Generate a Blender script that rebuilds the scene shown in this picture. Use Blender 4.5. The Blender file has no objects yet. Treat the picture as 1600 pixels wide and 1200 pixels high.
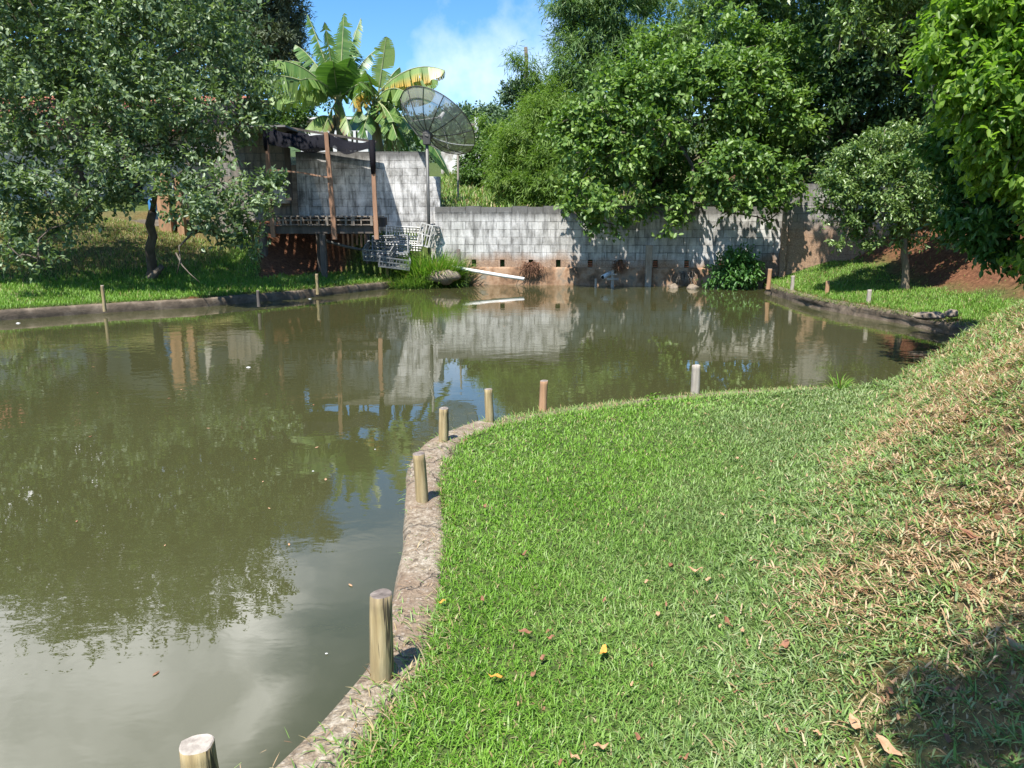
import bpy, math, random
import numpy as np
from mathutils import Vector, Matrix, noise as mnoise
R = math.radians
C = bpy.context.scene
COL = C.collection
random.seed(7)

# ------------------------------------------------------------ camera
CAMH, PITCH, FPX = 1.85, R(12.2), 1202.0
cam_d = bpy.data.cameras.new('camera'); cam = bpy.data.objects.new('camera', cam_d); COL.objects.link(cam)
cam.location = (0, 0, CAMH); cam.rotation_euler = (R(90) - PITCH, 0, 0)
cam_d.sensor_width = 36; cam_d.lens = FPX / 1600 * 36; cam_d.clip_end = 3000; cam_d.clip_start = 0.05
C.camera = cam

# ------------------------------------------------------------ light, exposure
SUN_EL, SUN_AZ = R(62), R(207)            # azimuth clockwise from +Y
sd = Vector((math.sin(SUN_AZ) * math.cos(SUN_EL), math.cos(SUN_AZ) * math.cos(SUN_EL), math.sin(SUN_EL)))
sun_d = bpy.data.lights.new('sun', 'SUN'); sun = bpy.data.objects.new('sun', sun_d); COL.objects.link(sun)
sun_d.energy = 4.6; sun_d.angle = R(0.5); sun_d.color = (1, 0.955, 0.88)
sun.rotation_euler = sd.to_track_quat('Z', 'Y').to_euler(); sun.location = (0, -10, 30)
C.view_settings.view_transform = 'Standard'; C.view_settings.look = 'None'
C.view_settings.gamma = 1; C.view_settings.exposure = 1.04
C.render.engine = 'CYCLES'
cy = C.cycles
cy.max_bounces = 6; cy.diffuse_bounces = 3; cy.glossy_bounces = 3; cy.transmission_bounces = 3; cy.transparent_max_bounces = 10
cy.caustics_reflective = False; cy.caustics_refractive = False
cy.use_denoising = True
cy.sample_clamp_indirect = 6

w = bpy.data.worlds.new('World'); C.world = w; w.use_nodes = True
nt = w.node_tree; nt.nodes.clear()
def N(t, typ, **kw):
    n = t.nodes.new(typ)
    for k, v in kw.items():
        if k.startswith('i_'):
            key = k[2:]; key = int(key) if key.isdigit() else key.replace('_', ' ')
            n.inputs[key].default_value = v
        else: setattr(n, k, v)
    return n
sky = N(nt, 'ShaderNodeTexSky', sky_type='NISHITA', sun_disc=False, sun_elevation=SUN_EL, sun_rotation=SUN_AZ, altitude=800, air_density=1.0, dust_density=0.3, ozone_density=2.5)
hs = N(nt, 'ShaderNodeHueSaturation', i_Saturation=1.30, i_Value=1.0)
nt.links.new(sky.outputs[0], hs.inputs['Color'])
tc = N(nt, 'ShaderNodeTexCoord'); mp = N(nt, 'ShaderNodeMapping'); mp.inputs['Scale'].default_value = (1.0, 1.0, 2.0); mp.inputs['Location'].default_value = (3.15, 0.4, 0.2)
nt.links.new(tc.outputs['Generated'], mp.inputs[0])
cn = N(nt, 'ShaderNodeTexNoise', i_Scale=2.1, i_Detail=7, i_Roughness=0.52, i_Distortion=0.25); nt.links.new(mp.outputs[0], cn.inputs['Vector'])
cr = N(nt, 'ShaderNodeMapRange', i_1=0.56, i_2=0.80); nt.links.new(cn.outputs[0], cr.inputs[0])
# a large bright cloud bank stands high to the left
dotn = N(nt, 'ShaderNodeVectorMath', operation='DOT_PRODUCT'); nt.links.new(tc.outputs['Generated'], dotn.inputs[0])
cdir = Vector((-0.55, 0.73, 0.42)).normalized(); dotn.inputs[1].default_value = cdir
cn2 = N(nt, 'ShaderNodeMath', operation='MULTIPLY_ADD'); nt.links.new(cn.outputs[0], cn2.inputs[0]); cn2.inputs[1].default_value = 0.16; nt.links.new(dotn.outputs['Value'], cn2.inputs[2])
br = N(nt, 'ShaderNodeMapRange', i_1=1.036, i_2=1.062); nt.links.new(cn2.outputs[0], br.inputs[0])
# small cloud low behind the antenna
dot3 = N(nt, 'ShaderNodeVectorMath', operation='DOT_PRODUCT'); nt.links.new(tc.outputs['Generated'], dot3.inputs[0])
dot3.inputs[1].default_value = Vector((-0.02, 1.0, 0.190)).normalized()
cn5 = N(nt, 'ShaderNodeTexNoise', i_Scale=9.0, i_Detail=6, i_Roughness=0.55); nt.links.new(tc.outputs['Generated'], cn5.inputs['Vector'])
cn3 = N(nt, 'ShaderNodeMath', operation='MULTIPLY_ADD'); nt.links.new(cn5.outputs[0], cn3.inputs[0]); cn3.inputs[1].default_value = 0.018; nt.links.new(dot3.outputs['Value'], cn3.inputs[2])
br3 = N(nt, 'ShaderNodeMapRange', i_1=1.0060, i_2=1.0112); br3.inputs[4].default_value = 0.5; nt.links.new(cn3.outputs[0], br3.inputs[0])
mx = N(nt, 'ShaderNodeMath', operation='MAXIMUM'); nt.links.new(cr.outputs[0], mx.inputs[0]); nt.links.new(br.outputs[0], mx.inputs[1])
mx3 = N(nt, 'ShaderNodeMath', operation='MAXIMUM'); nt.links.new(mx.outputs[0], mx3.inputs[0]); nt.links.new(br3.outputs[0], mx3.inputs[1])
mm = N(nt, 'ShaderNodeMath', operation='MULTIPLY', i_1=0.85); nt.links.new(mx3.outputs[0], mm.inputs[0])
mc = N(nt, 'ShaderNodeMixRGB'); mc.inputs[2].default_value = (7.6, 7.7, 8.3, 1)
mcb = N(nt, 'ShaderNodeMixRGB'); mcb.inputs[1].default_value = (7.6, 7.7, 8.3, 1); mcb.inputs[2].default_value = (26, 25.6, 25, 1); cvar = N(nt, 'ShaderNodeTexNoise', i_Scale=6.0, i_Detail=5, i_Roughness=0.5, i_Distortion=0.3); nt.links.new(tc.outputs['Generated'], cvar.inputs['Vector']); cvr = N(nt, 'ShaderNodeMapRange', i_1=0.36, i_2=0.64, i_3=0.25, i_4=1.0); nt.links.new(cvar.outputs[0], cvr.inputs[0]); cvm = N(nt, 'ShaderNodeMath', operation='MULTIPLY'); nt.links.new(br.outputs[0], cvm.inputs[0]); nt.links.new(cvr.outputs[0], cvm.inputs[1]); nt.links.new(cvm.outputs[0], mcb.inputs[0]); nt.links.new(mcb.outputs[0], mc.inputs[2])
nt.links.new(mm.outputs[0], mc.inputs[0]); nt.links.new(hs.outputs[0], mc.inputs[1])
bg = N(nt, 'ShaderNodeBackground', i_Strength=0.11); nt.links.new(mc.outputs[0], bg.inputs[0])
wo = N(nt, 'ShaderNodeOutputWorld'); nt.links.new(bg.outputs[0], wo.inputs[0])

# ------------------------------------------------------------ helpers
FW = Vector((0, math.cos(PITCH), -math.sin(PITCH))); UP = Vector((0, math.sin(PITCH), math.cos(PITCH)))
def ray(px, py): return Vector((1, 0, 0)) * ((px - 800) / FPX) + UP * ((600 - py) / FPX) + FW
def aY(px, py, Y):
    d = ray(px, py); t = Y / d.y; return Vector((d.x * t, Y, CAMH + d.z * t))
def aZ(px, py, z):
    d = ray(px, py); t = (z - CAMH) / d.z; return Vector((d.x * t, d.y * t, z))

def put(o, label=None, cat=None, group=None, kind=None):
    if label: o['label'] = label
    if cat: o['category'] = cat
    if group: o['group'] = group
    if kind: o['kind'] = kind
    return o
def empty(name, loc, label, cat, group=None):
    o = bpy.data.objects.new(name, None); COL.objects.link(o); o.location = loc; o.empty_display_size = .2
    return put(o, label, cat, group)
def mesh_obj(name, me, mat, parent=None, rel=True):
    o = bpy.data.objects.new(name, me); COL.objects.link(o)
    for m in (mat if isinstance(mat, (list, tuple)) else [mat]): me.materials.append(m)
    if parent is not None:
        o.parent = parent
        if rel: o.matrix_parent_inverse = Matrix.Identity(4); o.location = tuple(-c for c in parent.location) if parent.parent is None else (0, 0, 0)
    return o

class MB:
    def __init__(s): s.v = []; s.f = []; s.m = []
    def add(s, vs, fs, mi=0):
        b = len(s.v); s.v += [tuple(v) for v in vs]; s.f += [tuple(b + i for i in f) for f in fs]; s.m += [mi] * len(fs); return s
    def box(s, lo, hi, mi=0, rot=None, org=None):
        x0, y0, z0 = lo; x1, y1, z1 = hi
        vs = [Vector(p) for p in ((x0,y0,z0),(x1,y0,z0),(x1,y1,z0),(x0,y1,z0),(x0,y0,z1),(x1,y0,z1),(x1,y1,z1),(x0,y1,z1))]
        if rot is not None: vs = [rot @ v for v in vs]
        if org is not None: vs = [v + Vector(org) for v in vs]
        return s.add(vs, [(0,3,2,1),(4,5,6,7),(0,1,5,4),(1,2,6,5),(2,3,7,6),(3,0,4,7)], mi)
    def bar(s, a, b, wx, wy, mi=0, up=(0, 0, 1)):
        a = Vector(a); b = Vector(b); d = (b - a).normalized(); u = Vector(up)
        if abs(d.dot(u)) > .95: u = Vector((0, 1, 0))
        x = d.cross(u).normalized(); y = x.cross(d).normalized()
        vs = [p + x * (sx * wx / 2) + y * (sy * wy / 2) for p in (a, b) for sx, sy in ((-1,-1),(1,-1),(1,1),(-1,1))]
        return s.add(vs, [(0,1,2,3),(7,6,5,4),(0,4,5,1),(1,5,6,2),(2,6,7,3),(3,7,4,0)], mi)
    def tube(s, pts, rad, n=8, mi=0, cap=True, wob=0.0, seed=0):
        pts = [Vector(p) for p in pts]; L = len(pts)
        if not hasattr(rad, '__len__'): rad = [rad] * L
        vs = []; fs = []; x = None
        for i, p in enumerate(pts):
            d = (pts[min(i + 1, L - 1)] - pts[max(i - 1, 0)]).normalized()
            if x is None: x = d.cross(Vector((.3, .9, .1)) if abs(d.y) < .9 else Vector((1, 0, 0))).normalized()
            x = (x - d * x.dot(d)).normalized(); y = d.cross(x)
            for k in range(n):
                a = 2 * math.pi * k / n; r = rad[i]
                if wob: r *= 1 + wob * mnoise.noise(Vector((math.cos(a) * 1.3 + seed, math.sin(a) * 1.3, i * .35)))
                vs.append(p + x * math.cos(a) * r + y * math.sin(a) * r)
        for i in range(L - 1):
            for k in range(n):
                fs.append((i*n+k, i*n+(k+1)%n, (i+1)*n+(k+1)%n, (i+1)*n+k))
        if cap: fs += [tuple(range(n - 1, -1, -1)), tuple((L-1)*n + k for k in range(n))]
        return s.add(vs, fs, mi)
    def build(s, name, mat, parent=None, smooth=False, bevel=0):
        me = bpy.data.meshes.new(name); me.from_pydata(s.v, [], s.f); me.update()
        o = mesh_obj(name, me, mat, parent)
        if max(s.m, default=0) > 0: me.polygons.foreach_set('material_index', s.m)
        if smooth: me.polygons.foreach_set('use_smooth', [True] * len(me.polygons))
        if bevel:
            b = o.modifiers.new('bevel', 'BEVEL'); b.width = bevel; b.segments = 2; b.limit_method = 'ANGLE'
        return o

def np_mesh(name, V, F, mat, tint=None, parent=None, smooth=False):
    """V (n,3), F (m,k) constant k; tint (n,) per vertex"""
    me = bpy.data.meshes.new(name)
    V = np.asarray(V, np.float32); F = np.asarray(F, np.int32); k = F.shape[1]
    me.vertices.add(len(V)); me.vertices.foreach_set('co', V.ravel())
    me.loops.add(F.size); me.loops.foreach_set('vertex_index', F.ravel())
    me.polygons.add(len(F)); me.polygons.foreach_set('loop_start', np.arange(0, F.size, k, dtype=np.int32))
    me.polygons.foreach_set('loop_total', np.full(len(F), k, np.int32))
    if smooth: me.polygons.foreach_set('use_smooth', np.ones(len(F), bool))
    me.update(calc_edges=True)
    if tint is not None:
        t = np.asarray(tint, np.float32)
        if t.ndim == 1: t = np.stack([t, t, t], 1)
        at = me.attributes.new('tint', 'FLOAT_COLOR', 'POINT')
        at.data.foreach_set('color', np.concatenate([t, np.ones((len(t), 1), np.float32)], 1).ravel())
    me.validate()
    return mesh_obj(name, me, mat, parent)

# ------------------------------------------------------------ materials
def new_mat(name):
    m = bpy.data.materials.new(name); m.use_nodes = True; t = m.node_tree; t.nodes.clear()
    out = N(t, 'ShaderNodeOutputMaterial'); p = N(t, 'ShaderNodeBsdfPrincipled'); t.links.new(p.outputs[0], out.inputs[0])
    return m, t, p, out
def ramp(t, src, stops):
    r = N(t, 'ShaderNodeValToRGB'); e = r.color_ramp.elements
    while len(e) < len(stops): e.new(.5)
    for el, (pos, c) in zip(e, stops): el.position = pos; el.color = (*c, 1) if len(c) == 3 else c
    t.links.new(src, r.inputs[0]); return r.outputs[0]
def noise(t, vec, scale, detail=5, rough=.55, sc=(1,1,1), dist=0):
    mp = N(t, 'ShaderNodeMapping'); mp.inputs['Scale'].default_value = sc; t.links.new(vec, mp.inputs[0])
    n = N(t, 'ShaderNodeTexNoise', i_Scale=scale, i_Detail=detail, i_Roughness=rough, i_Distortion=dist); t.links.new(mp.outputs[0], n.inputs['Vector'])
    return n.outputs[0]
def mixc(t, fac, a, b, mode='MIX'):
    n = N(t, 'ShaderNodeMixRGB', blend_type=mode)
    for i, v in enumerate((fac, a, b)):
        if hasattr(v, 'links'): t.links.new(v, n.inputs[i])
        elif i == 0: n.inputs[0].default_value = v
        else: n.inputs[i].default_value = (*v, 1)
    return n.outputs[0]
def mrange(t, src, a, b, c=0, d=1):
    n = N(t, 'ShaderNodeMapRange', i_1=a, i_2=b, i_3=c, i_4=d); t.links.new(src, n.inputs[0]); return n.outputs[0]
def math_(t, op, a, b=None):
    n = N(t, 'ShaderNodeMath', operation=op)
    for i, v in enumerate((a, b)):
        if v is None: continue
        if hasattr(v, 'links'): t.links.new(v, n.inputs[i])
        else: n.inputs[i].default_value = v
    return n.outputs[0]
def bump(t, p, src, strength=.4, dist=.02):
    b = N(t, 'ShaderNodeBump', i_Strength=strength, i_Distance=dist); t.links.new(src, b.inputs['Height']); t.links.new(b.outputs[0], p.inputs['Normal']); return b
def nm(name, cols, scale=6, sc=(1,1,1), rough=.8, bs=.3, bd=.01, metal=0, coord='Object', fine=8, detail=6):
    """noise-coloured material: cols = ramp stops"""
    m, t, p, out = new_mat(name); tc = N(t, 'ShaderNodeTexCoord'); v = tc.outputs[coord]
    n1 = noise(t, v, scale, detail, .62, sc, .2); n2 = noise(t, v, scale * fine, 4, .6, sc)
    c = ramp(t, n1, cols)
    c = mixc(t, .45, c, ramp(t, n2, [(.3, (.45,.45,.45)), (.7, (.62,.62,.62))]), 'OVERLAY')
    t.links.new(c, p.inputs['Base Color']); p.inputs['Roughness'].default_value = rough; p.inputs['Metallic'].default_value = metal
    bump(t, p, math_(t, 'ADD', n1, math_(t, 'MULTIPLY', n2, .6)), bs, bd)
    return m
def nm_post(name, cols, scale=6, sc=(1,1,1), rough=.8, bs=.3, bd=.01, fine=8):
    m, t, p, out = new_mat(name); tc = N(t, 'ShaderNodeTexCoord'); v = tc.outputs['Object']
    n1 = noise(t, v, scale, 6, .62, sc, .3); n2 = noise(t, v, 60, 5, .65, (1,1,.07)); n3 = noise(t, v, 7, 4, .6, (1,1,.5)); n4 = noise(t, v, 38, 3, .6, (1,1,.045), .2)
    c = ramp(t, n1, cols); c = mixc(t, mrange(t, n3, .52, .70, 0, .4), c, (.15,.16,.09))
    c = mixc(t, .7, c, ramp(t, n2, [(.3,(.32,.32,.32)),(.7,(.68,.68,.68))]), 'OVERLAY')
    crack = mrange(t, n4, .62, .66, 0, .9); c = mixc(t, crack, c, (.04,.028,.018))
    sx = N(t, 'ShaderNodeSeparateXYZ'); t.links.new(v, sx.inputs[0])
    c = mixc(t, mrange(t, math_(t, 'ADD', sx.outputs[2], math_(t, 'MULTIPLY', n3, .10)), .30, .42, 0, .45), c, (.12,.10,.09))
    t.links.new(c, p.inputs['Base Color']); p.inputs['Roughness'].default_value = rough
    bump(t, p, math_(t, 'SUBTRACT', math_(t, 'ADD', n1, n2), crack), bs, bd); return m
def leaf_mat(name, dark, mid, light, trans=.35, rough=.42, spec=.35):
    m, t, p, out = new_mat(name)
    a = N(t, 'ShaderNodeAttribute', attribute_name='tint')
    c = ramp(t, a.outputs['Fac'], [(0, dark), (.5, mid), (1, light)])
    t.links.new(c, p.inputs['Base Color']); p.inputs['Roughness'].default_value = rough; p.inputs['Specular IOR Level'].default_value = spec
    tr = N(t, 'ShaderNodeBsdfTranslucent'); c2 = mixc(t, 1.0, c, (1.0, 1.15, .45), 'MULTIPLY'); t.links.new(c2, tr.inputs[0])
    mx = N(t, 'ShaderNodeMixShader', i_0=trans); t.links.new(p.outputs[0], mx.inputs[1]); t.links.new(tr.outputs[0], mx.inputs[2]); t.links.new(mx.outputs[0], out.inputs[0])
    return m

M = {}
M['bark'] = nm('bark', [(.3,(.05,.038,.028)),(.6,(.13,.105,.08)),(.8,(.2,.18,.15))], 5, (1,1,.35), .9, .7, .03)
M['bark_pale'] = nm('bark_pale', [(.3,(.12,.09,.06)),(.6,(.24,.19,.13)),(.8,(.33,.29,.22))], 7, (1,1,.3), .9, .5, .02)
M['guava'] = leaf_mat('guava_leaf', (.06,.105,.045), (.155,.225,.10), (.32,.40,.23), .34, .42, .45)
M['back'] = leaf_mat('back_tree_leaf', (.03,.065,.03), (.08,.14,.06), (.15,.23,.10), .3)
M['mulb'] = leaf_mat('broad_leaf', (.05,.11,.022), (.145,.25,.055), (.27,.38,.11), .36, .45, .4)
M['bamboo'] = leaf_mat('bamboo_leaf', (.07,.14,.05), (.15,.25,.085), (.24,.34,.13), .4, .5, .3)
M['bamboo_light'] = leaf_mat('bamboo_light_leaf', (.08,.15,.03), (.145,.245,.045), (.24,.33,.08), .4, .5, .3)
M['darkleaf'] = leaf_mat('dark_leaf', (.03,.065,.025), (.065,.125,.042), (.13,.21,.07), .25, .4, .4)
M['citrus'] = leaf_mat('citrus_leaf', (.055,.115,.03), (.14,.22,.06), (.28,.37,.14), .3, .35, .5)
M['bright'] = leaf_mat('bright_leaf', (.075,.16,.025), (.18,.31,.045), (.31,.45,.09), .58, .38, .4)
M['shrub'] = leaf_mat('shrub_leaf', (.04,.11,.03), (.085,.20,.045), (.15,.29,.075), .35)
M['weed'] = leaf_mat('weed_leaf', (.05,.10,.025), (.10,.19,.045), (.20,.28,.09), .35, .5)
M['pine'] = leaf_mat('pine_leaf', (.05,.08,.05), (.12,.15,.085), (.20,.23,.13), .2, .6)
M['hill'] = leaf_mat('hill_leaf', (.05,.09,.05), (.10,.16,.08), (.16,.23,.115), .2, .6)
M['banana_leaf'] = None
M['post'] = nm_post('post_wood', [(.25,(.15,.105,.05)),(.5,(.34,.255,.125)),(.75,(.50,.41,.24))], 16, (1,1,.10), .85, .6, .006, fine=6)
M['post_end'] = nm('post_cut_end', [(.3,(.07,.055,.045)),(.5,(.16,.13,.11)),(.75,(.36,.31,.26))], 22, (1,1,1), .9, .7, .004)
M['post_grey'] = nm('post_weathered', [(.3,(.2,.17,.14)),(.6,(.42,.37,.31)),(.8,(.58,.54,.47))], 18, (1,1,.12), .9, .5, .004)
M['post_red'] = nm('post_reddish', [(.3,(.2,.11,.06)),(.6,(.42,.24,.13)),(.8,(.5,.34,.22))], 12, (1,1,.12), .85, .5, .004)
M['pole'] = nm('pole_wood', [(.3,(.20,.11,.065)),(.55,(.36,.20,.12)),(.8,(.46,.30,.20))], 6, (1,1,.12), .85, .4, .006)
M['plank'] = nm('grey_plank', [(.3,(.12,.095,.075)),(.55,(.24,.2,.16)),(.8,(.4,.35,.29))], 5, (.3,1,1), .9, .4, .006)
M['darkwood'] = nm('dark_wood', [(.3,(.05,.042,.035)),(.6,(.12,.10,.085)),(.8,(.2,.18,.15))], 6, (1,1,.2), .9, .4, .006)
M['pvc'] = nm('pvc', [(.3,(.62,.61,.57)),(.7,(.8,.79,.76))], 3, (1,1,1), .4, .05, .001)
M['metal'] = nm('galvanised', [(.3,(.09,.09,.085)),(.7,(.18,.178,.17))], 8, (1,1,.4), .55, .1, .002, .4)
M['metal_dark'] = nm('dark_metal', [(.3,(.04,.04,.038)),(.7,(.10,.095,.085))], 8, (1,1,1), .6, .1, .002, .3)
M['white_metal'] = nm('pale_rib', [(.3,(.5,.48,.44)),(.7,(.66,.64,.6))], 5, (1,1,1), .5, .05, .001)
M['crate_white'] = nm('crate_white', [(.3,(.3,.3,.28)),(.7,(.58,.57,.54))], 9, (1,1,1), .5, .05, .001)
M['crate_grey'] = nm('crate_grey', [(.3,(.13,.135,.14)),(.7,(.27,.275,.28))], 9, (1,1,1), .5, .05, .001)
M['brick_red'] = nm('brick_red', [(.3,(.28,.09,.045)),(.7,(.5,.19,.1))], 9, (1,1,1), .9, .3, .005)
M['roof'] = nm('clay_roof', [(.3,(.22,.08,.045)),(.55,(.38,.14,.08)),(.8,(.45,.22,.14))], 4, (1,1,1), .85, .4, .01)
M['sheet'] = nm('fibre_sheet', [(.3,(.13,.125,.12)),(.7,(.25,.24,.23))], 3, (1,.3,1), .85, .3, .01)
M['house_wall'] = nm('house_wall', [(.3,(.38,.35,.31)),(.7,(.55,.52,.48))], 2, (1,1,.5), .9, .2, .004)
M['house_white'] = nm('house_white', [(.3,(.62,.63,.63)),(.7,(.75,.76,.76))], 2, (1,1,.5), .8, .1, .002)
M['old_white'] = nm('old_whitewash', [(.40,(.17,.155,.13)),(.52,(.45,.42,.38)),(.6,(.75,.74,.72))], 1.6, (1,1,.7), .9, .3, .01, fine=5)
M['blue'] = nm('blue_plastic', [(.3,(.03,.13,.32)),(.7,(.05,.2,.42))], 3, (1,1,1), .4, .05, .001)
M['glass'] = nm('window_glass', [(.3,(.05,.14,.13)),(.7,(.1,.24,.22))], 3, (1,1,1), .08, .0, .001)
M['black'] = nm('dark_opening', [(.3,(.008,.008,.008)),(.7,(.02,.018,.016))], 3, (1,1,1), .9, .0, .001)  # near-black colour stands in for the shade inside openings
M['roots'] = nm('roots', [(.3,(.12,.055,.03)),(.7,(.28,.15,.09))], 9, (1,1,1), .95, .3, .005)
M['rock'] = nm('rock', [(.3,(.11,.09,.065)),(.55,(.24,.19,.14)),(.8,(.38,.32,.26))], 4, (1,1,1), .9, .6, .03)

# ------------------------------------------------------------ terrain and pond outline
def Pz(px, py, z=.18): v = aZ(px, py, z); return (v.x, v.y)
near_px = [(425,1200),(482,1148),(542,1082),(580,1030),(604,960),(622,890),(632,820),(632,768),(644,716),(676,686),(742,660),(850,641),(960,627),(1090,613),(1250,604),(1390,600)]
near_line = [(-3.4,-6.5),(-2.5,-2.5),(-1.7,-.2),(-1.25,.9)] + [Pz(a, b) for a, b in near_px] + [(4.6,7.75),(5.9,8.1),(7.0,9.2),(7.3,11.3)]
right_px = [(1480,522),(1400,505),(1300,487),(1250,475),(1195,457)]
right_line = [Pz(a, b, 0) for a, b in right_px]
def wallY(x): return 21.9 - .067 * (x + 1.8)
left_px = [(704,443),(657,443),(614,450),(560,456),(480,465),(390,473),(300,481),(150,490),(0,501),(-200,513)]
left_line = [Pz(a, b, 0) for a, b in left_px] + [(-17,12.6),(-30,9)]
POLY = np.array(near_line + right_line + [(6.75, wallY(6.75)), (-1.75, wallY(-1.75))] + left_line + [(-45,4),(-45,-9),(-3.6,-9)])
def smooth_line(pts, step=.12):
    pts = [Vector((*p, 0)) if len(p) == 2 else Vector(p) for p in pts]; out = []
    for i in range(len(pts) - 1):
        p0 = pts[max(i-1, 0)]; p1 = pts[i]; p2 = pts[i+1]; p3 = pts[min(i+2, len(pts)-1)]
        n = max(1, int((p2 - p1).length / step))
        for k in range(n):
            t = k / n
            out.append(.5 * ((2*p1) + (p2-p0)*t + (2*p0-5*p1+4*p2-p3)*t*t + (3*p1-p0-3*p2+p3)*t**3))
    out.append(pts[-1]); return out
def sdist(X, Y, poly=POLY):
    """signed distance to the pond outline, positive on land"""
    X = np.asarray(X, float); Y = np.asarray(Y, float)
    best = np.full(X.shape, 1e9); ins = np.zeros(X.shape, bool); n = len(poly)
    for i in range(n):
        ax, ay = poly[i]; bx, by = poly[(i+1) % n]
        dx, dy = bx-ax, by-ay; L = dx*dx+dy*dy + 1e-12
        t = np.clip(((X-ax)*dx + (Y-ay)*dy)/L, 0, 1)
        best = np.minimum(best, (X-ax-t*dx)**2 + (Y-ay-t*dy)**2)
        c = ((ay > Y) != (by > Y)) & (X < (bx-ax)*(Y-ay)/(by-ay+1e-12)+ax); ins ^= c
    return np.where(ins, -1, 1) * np.sqrt(best)
def sst(a, b, x): t = np.clip((x-a)/(b-a), 0, 1); return t*t*(3-2*t)
_rs = np.random.RandomState(3)
_wv = [( _rs.uniform(-1,1), _rs.uniform(-1,1), _rs.uniform(0,6.28)) for _ in range(24)]
def fbm(X, Y, s=1.0, k=0):
    r = 0
    for j in range(6):
        a, b, c = _wv[(j + k*6) % 24]; f = s * (1.0 + .9*j)
        r = r + np.sin((a*X + b*Y)*f*2.2 + c + 1.3*np.sin((b*X - a*Y)*f*1.7 + c*2)) / (1 + .6*j)
    return r / 3.2
def foot_x(Y): return np.interp(Y, [-4,0,1,2,3,4,5.5,7.1,8.2], [.9,.75,.75,.85,1.15,1.62,2.6,3.62,4.2])
def mound(X, Y):
    u = X - foot_x(Y) ; s = .5*(u + np.sqrt(u*u + .06))
    h = 2.2*(1-np.exp(-s*.95/2.2))
    return h * (1 - sst(7.35, 8.5, Y) * (1 - sst(6.6, 7.6, X)))
def ground(X, Y):
    X = np.asarray(X, float); Y = np.asarray(Y, float); d = sdist(X, Y); dp = np.maximum(d, 0)
    zn = .19 + .012*fbm(X, Y, 1.6) + mound(X, Y) + (.03*fbm(X, Y, 2.6, 1) + .012*fbm(X, Y, 7.0, 2))*sst(0,.6,X-foot_x(Y))
    # left bank
    t = sst(-.36, -.315, X/np.maximum(Y, 6))
    zl_a = .14 + .085*dp + .19*np.maximum(dp-3.2, 0); zl_a = np.minimum(zl_a, 1.65 + .02*dp)
    zl_b = .15 + .12*dp + 1.15*sst(1.7, 3.7, dp); 
    zl = zl_a*(1-t) + zl_b*t; zl = np.maximum(zl, .2 + 1.25*sst(21.3, 22.6, Y)*t)
    zl = zl + .03*fbm(X, Y, 1.2, 2)
    # right bank
    zr = .20 + .075*np.minimum(dp, 3) + 1.9*sst(8.9, 11.6, X + .05*(Y-16)) + .35*sst(17.2, 19.6, Y)*sst(6.8,8.5,X) + .025*fbm(X, Y, 1.5, 1)
    zr = np.maximum(zr, mound(X, Y)*sst(6.4,7.8,X)*(1-sst(9.5,12.0,Y)))
    # land behind the walls
    zb = 1.95 + .135*np.maximum(Y-22.5, 0) + .05*fbm(X, Y, .8, 2)
    zb = np.where(Y > 60, 7.0 + .140*(Y-60), zb); zb = np.minimum(zb, 26 + 1.2*fbm(X*.05, Y*.05, 1.0))
    zb = zb - 2.0*sst(-8.5,-12.5,X)*sst(20,26,Y)*(1-sst(30,60,Y))*0
    right_land = (X > 5.2) & (Y > 8.6)
    left_land = (X < -1.6) & (Y > 8)
    z = np.where(right_land, zr, np.where(left_land, zl, zn))
    wl = wallY(X) + .12
    behind = ((X >= -2.0) & (X < 7.4) & (Y > wl)) | ((X >= 7.4) & (Y > 21.4)) | ((X < -2.0) & (Y > 23.0))
    bl = np.where(X < -2.0, sst(23.0, 24.5, Y), np.where(X < 7.4, 1.0, sst(21.4, 22.2, Y)))
    z = np.where(behind, z*(1-bl) + zb*bl, z)
    edge = np.where(left_land | right_land, .06, .10)
    drop = sst(edge, edge+.12, d)
    low = np.where(behind, z, -.6); z = np.where(behind, z, -.6*(1-drop) + (z-np.where(d < .19, .07, 0))*drop)
    z = np.where((d < 0) & ~behind, -.7, z)
    return z, d
gx = np.concatenate([[-420,-300,-200,-140,-100,-75,-58,-46,-38,-32,-27,-23,-20,-18], np.arange(-16.5, 12.0, .12), [12.2,12.8,13.6,14.8,16.5,19,23,28,35,45,60,80,110,150,210,300,420]])
gy = np.concatenate([[-60,-30,-18,-12,-9,-7,-5.5,-4.5,-3.8,-3.2,-2.8], np.arange(-2.5, 25.5, .12), [25.8,26.4,27.2,28.3,30,32,35,38,42,47,53,60,70,80,92,106,125,150,175,190,220,300,420,600]])
GX, GY = np.meshgrid(gx, gy); GZ, GD = ground(GX, GY)
nx, ny = len(gx), len(gy)
ii = np.arange((ny-1)*nx).reshape(ny-1, nx)[:, :-1].ravel()
# tint: r = bare red earth, g = far wooded green, b = dry straw
earth = sst(8.8, 9.5, GX + .05*(GY-16) + .35*fbm(GX, GY, 1.4)) * (GY > 10) * (1-sst(11.5,13,GX)*0)
earth = np.maximum(earth, sst(1.45, 1.9, GD + .12*fbm(GX, GY, 2)) * sst(-.335, -.318, GX/np.maximum(GY, 1)) * (GX < -3.2) * (GY > 16) * (GY < 23.2))
earth = np.maximum(earth, .8*sst(.1,.7, fbm(GX, GY, .5, 2)) * (GY > 23) * (GY < 34) * (GX > -1) * (GX < 2.5))
earth = np.maximum(earth, (GD < .2) * .9 * (GY < 20.5))
dry = sst(-.3, .8, GX - foot_x(GY) + .5*fbm(GX, GY, 1.1, 1)) * (GY < 9) * (GX > 0)
dry = np.maximum(dry, .45*sst(3.6, 4.6, GD) * (GX < -8.5) * (GY < 24) * (GY > 12))
far = sst(34, 60, GY)
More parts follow.
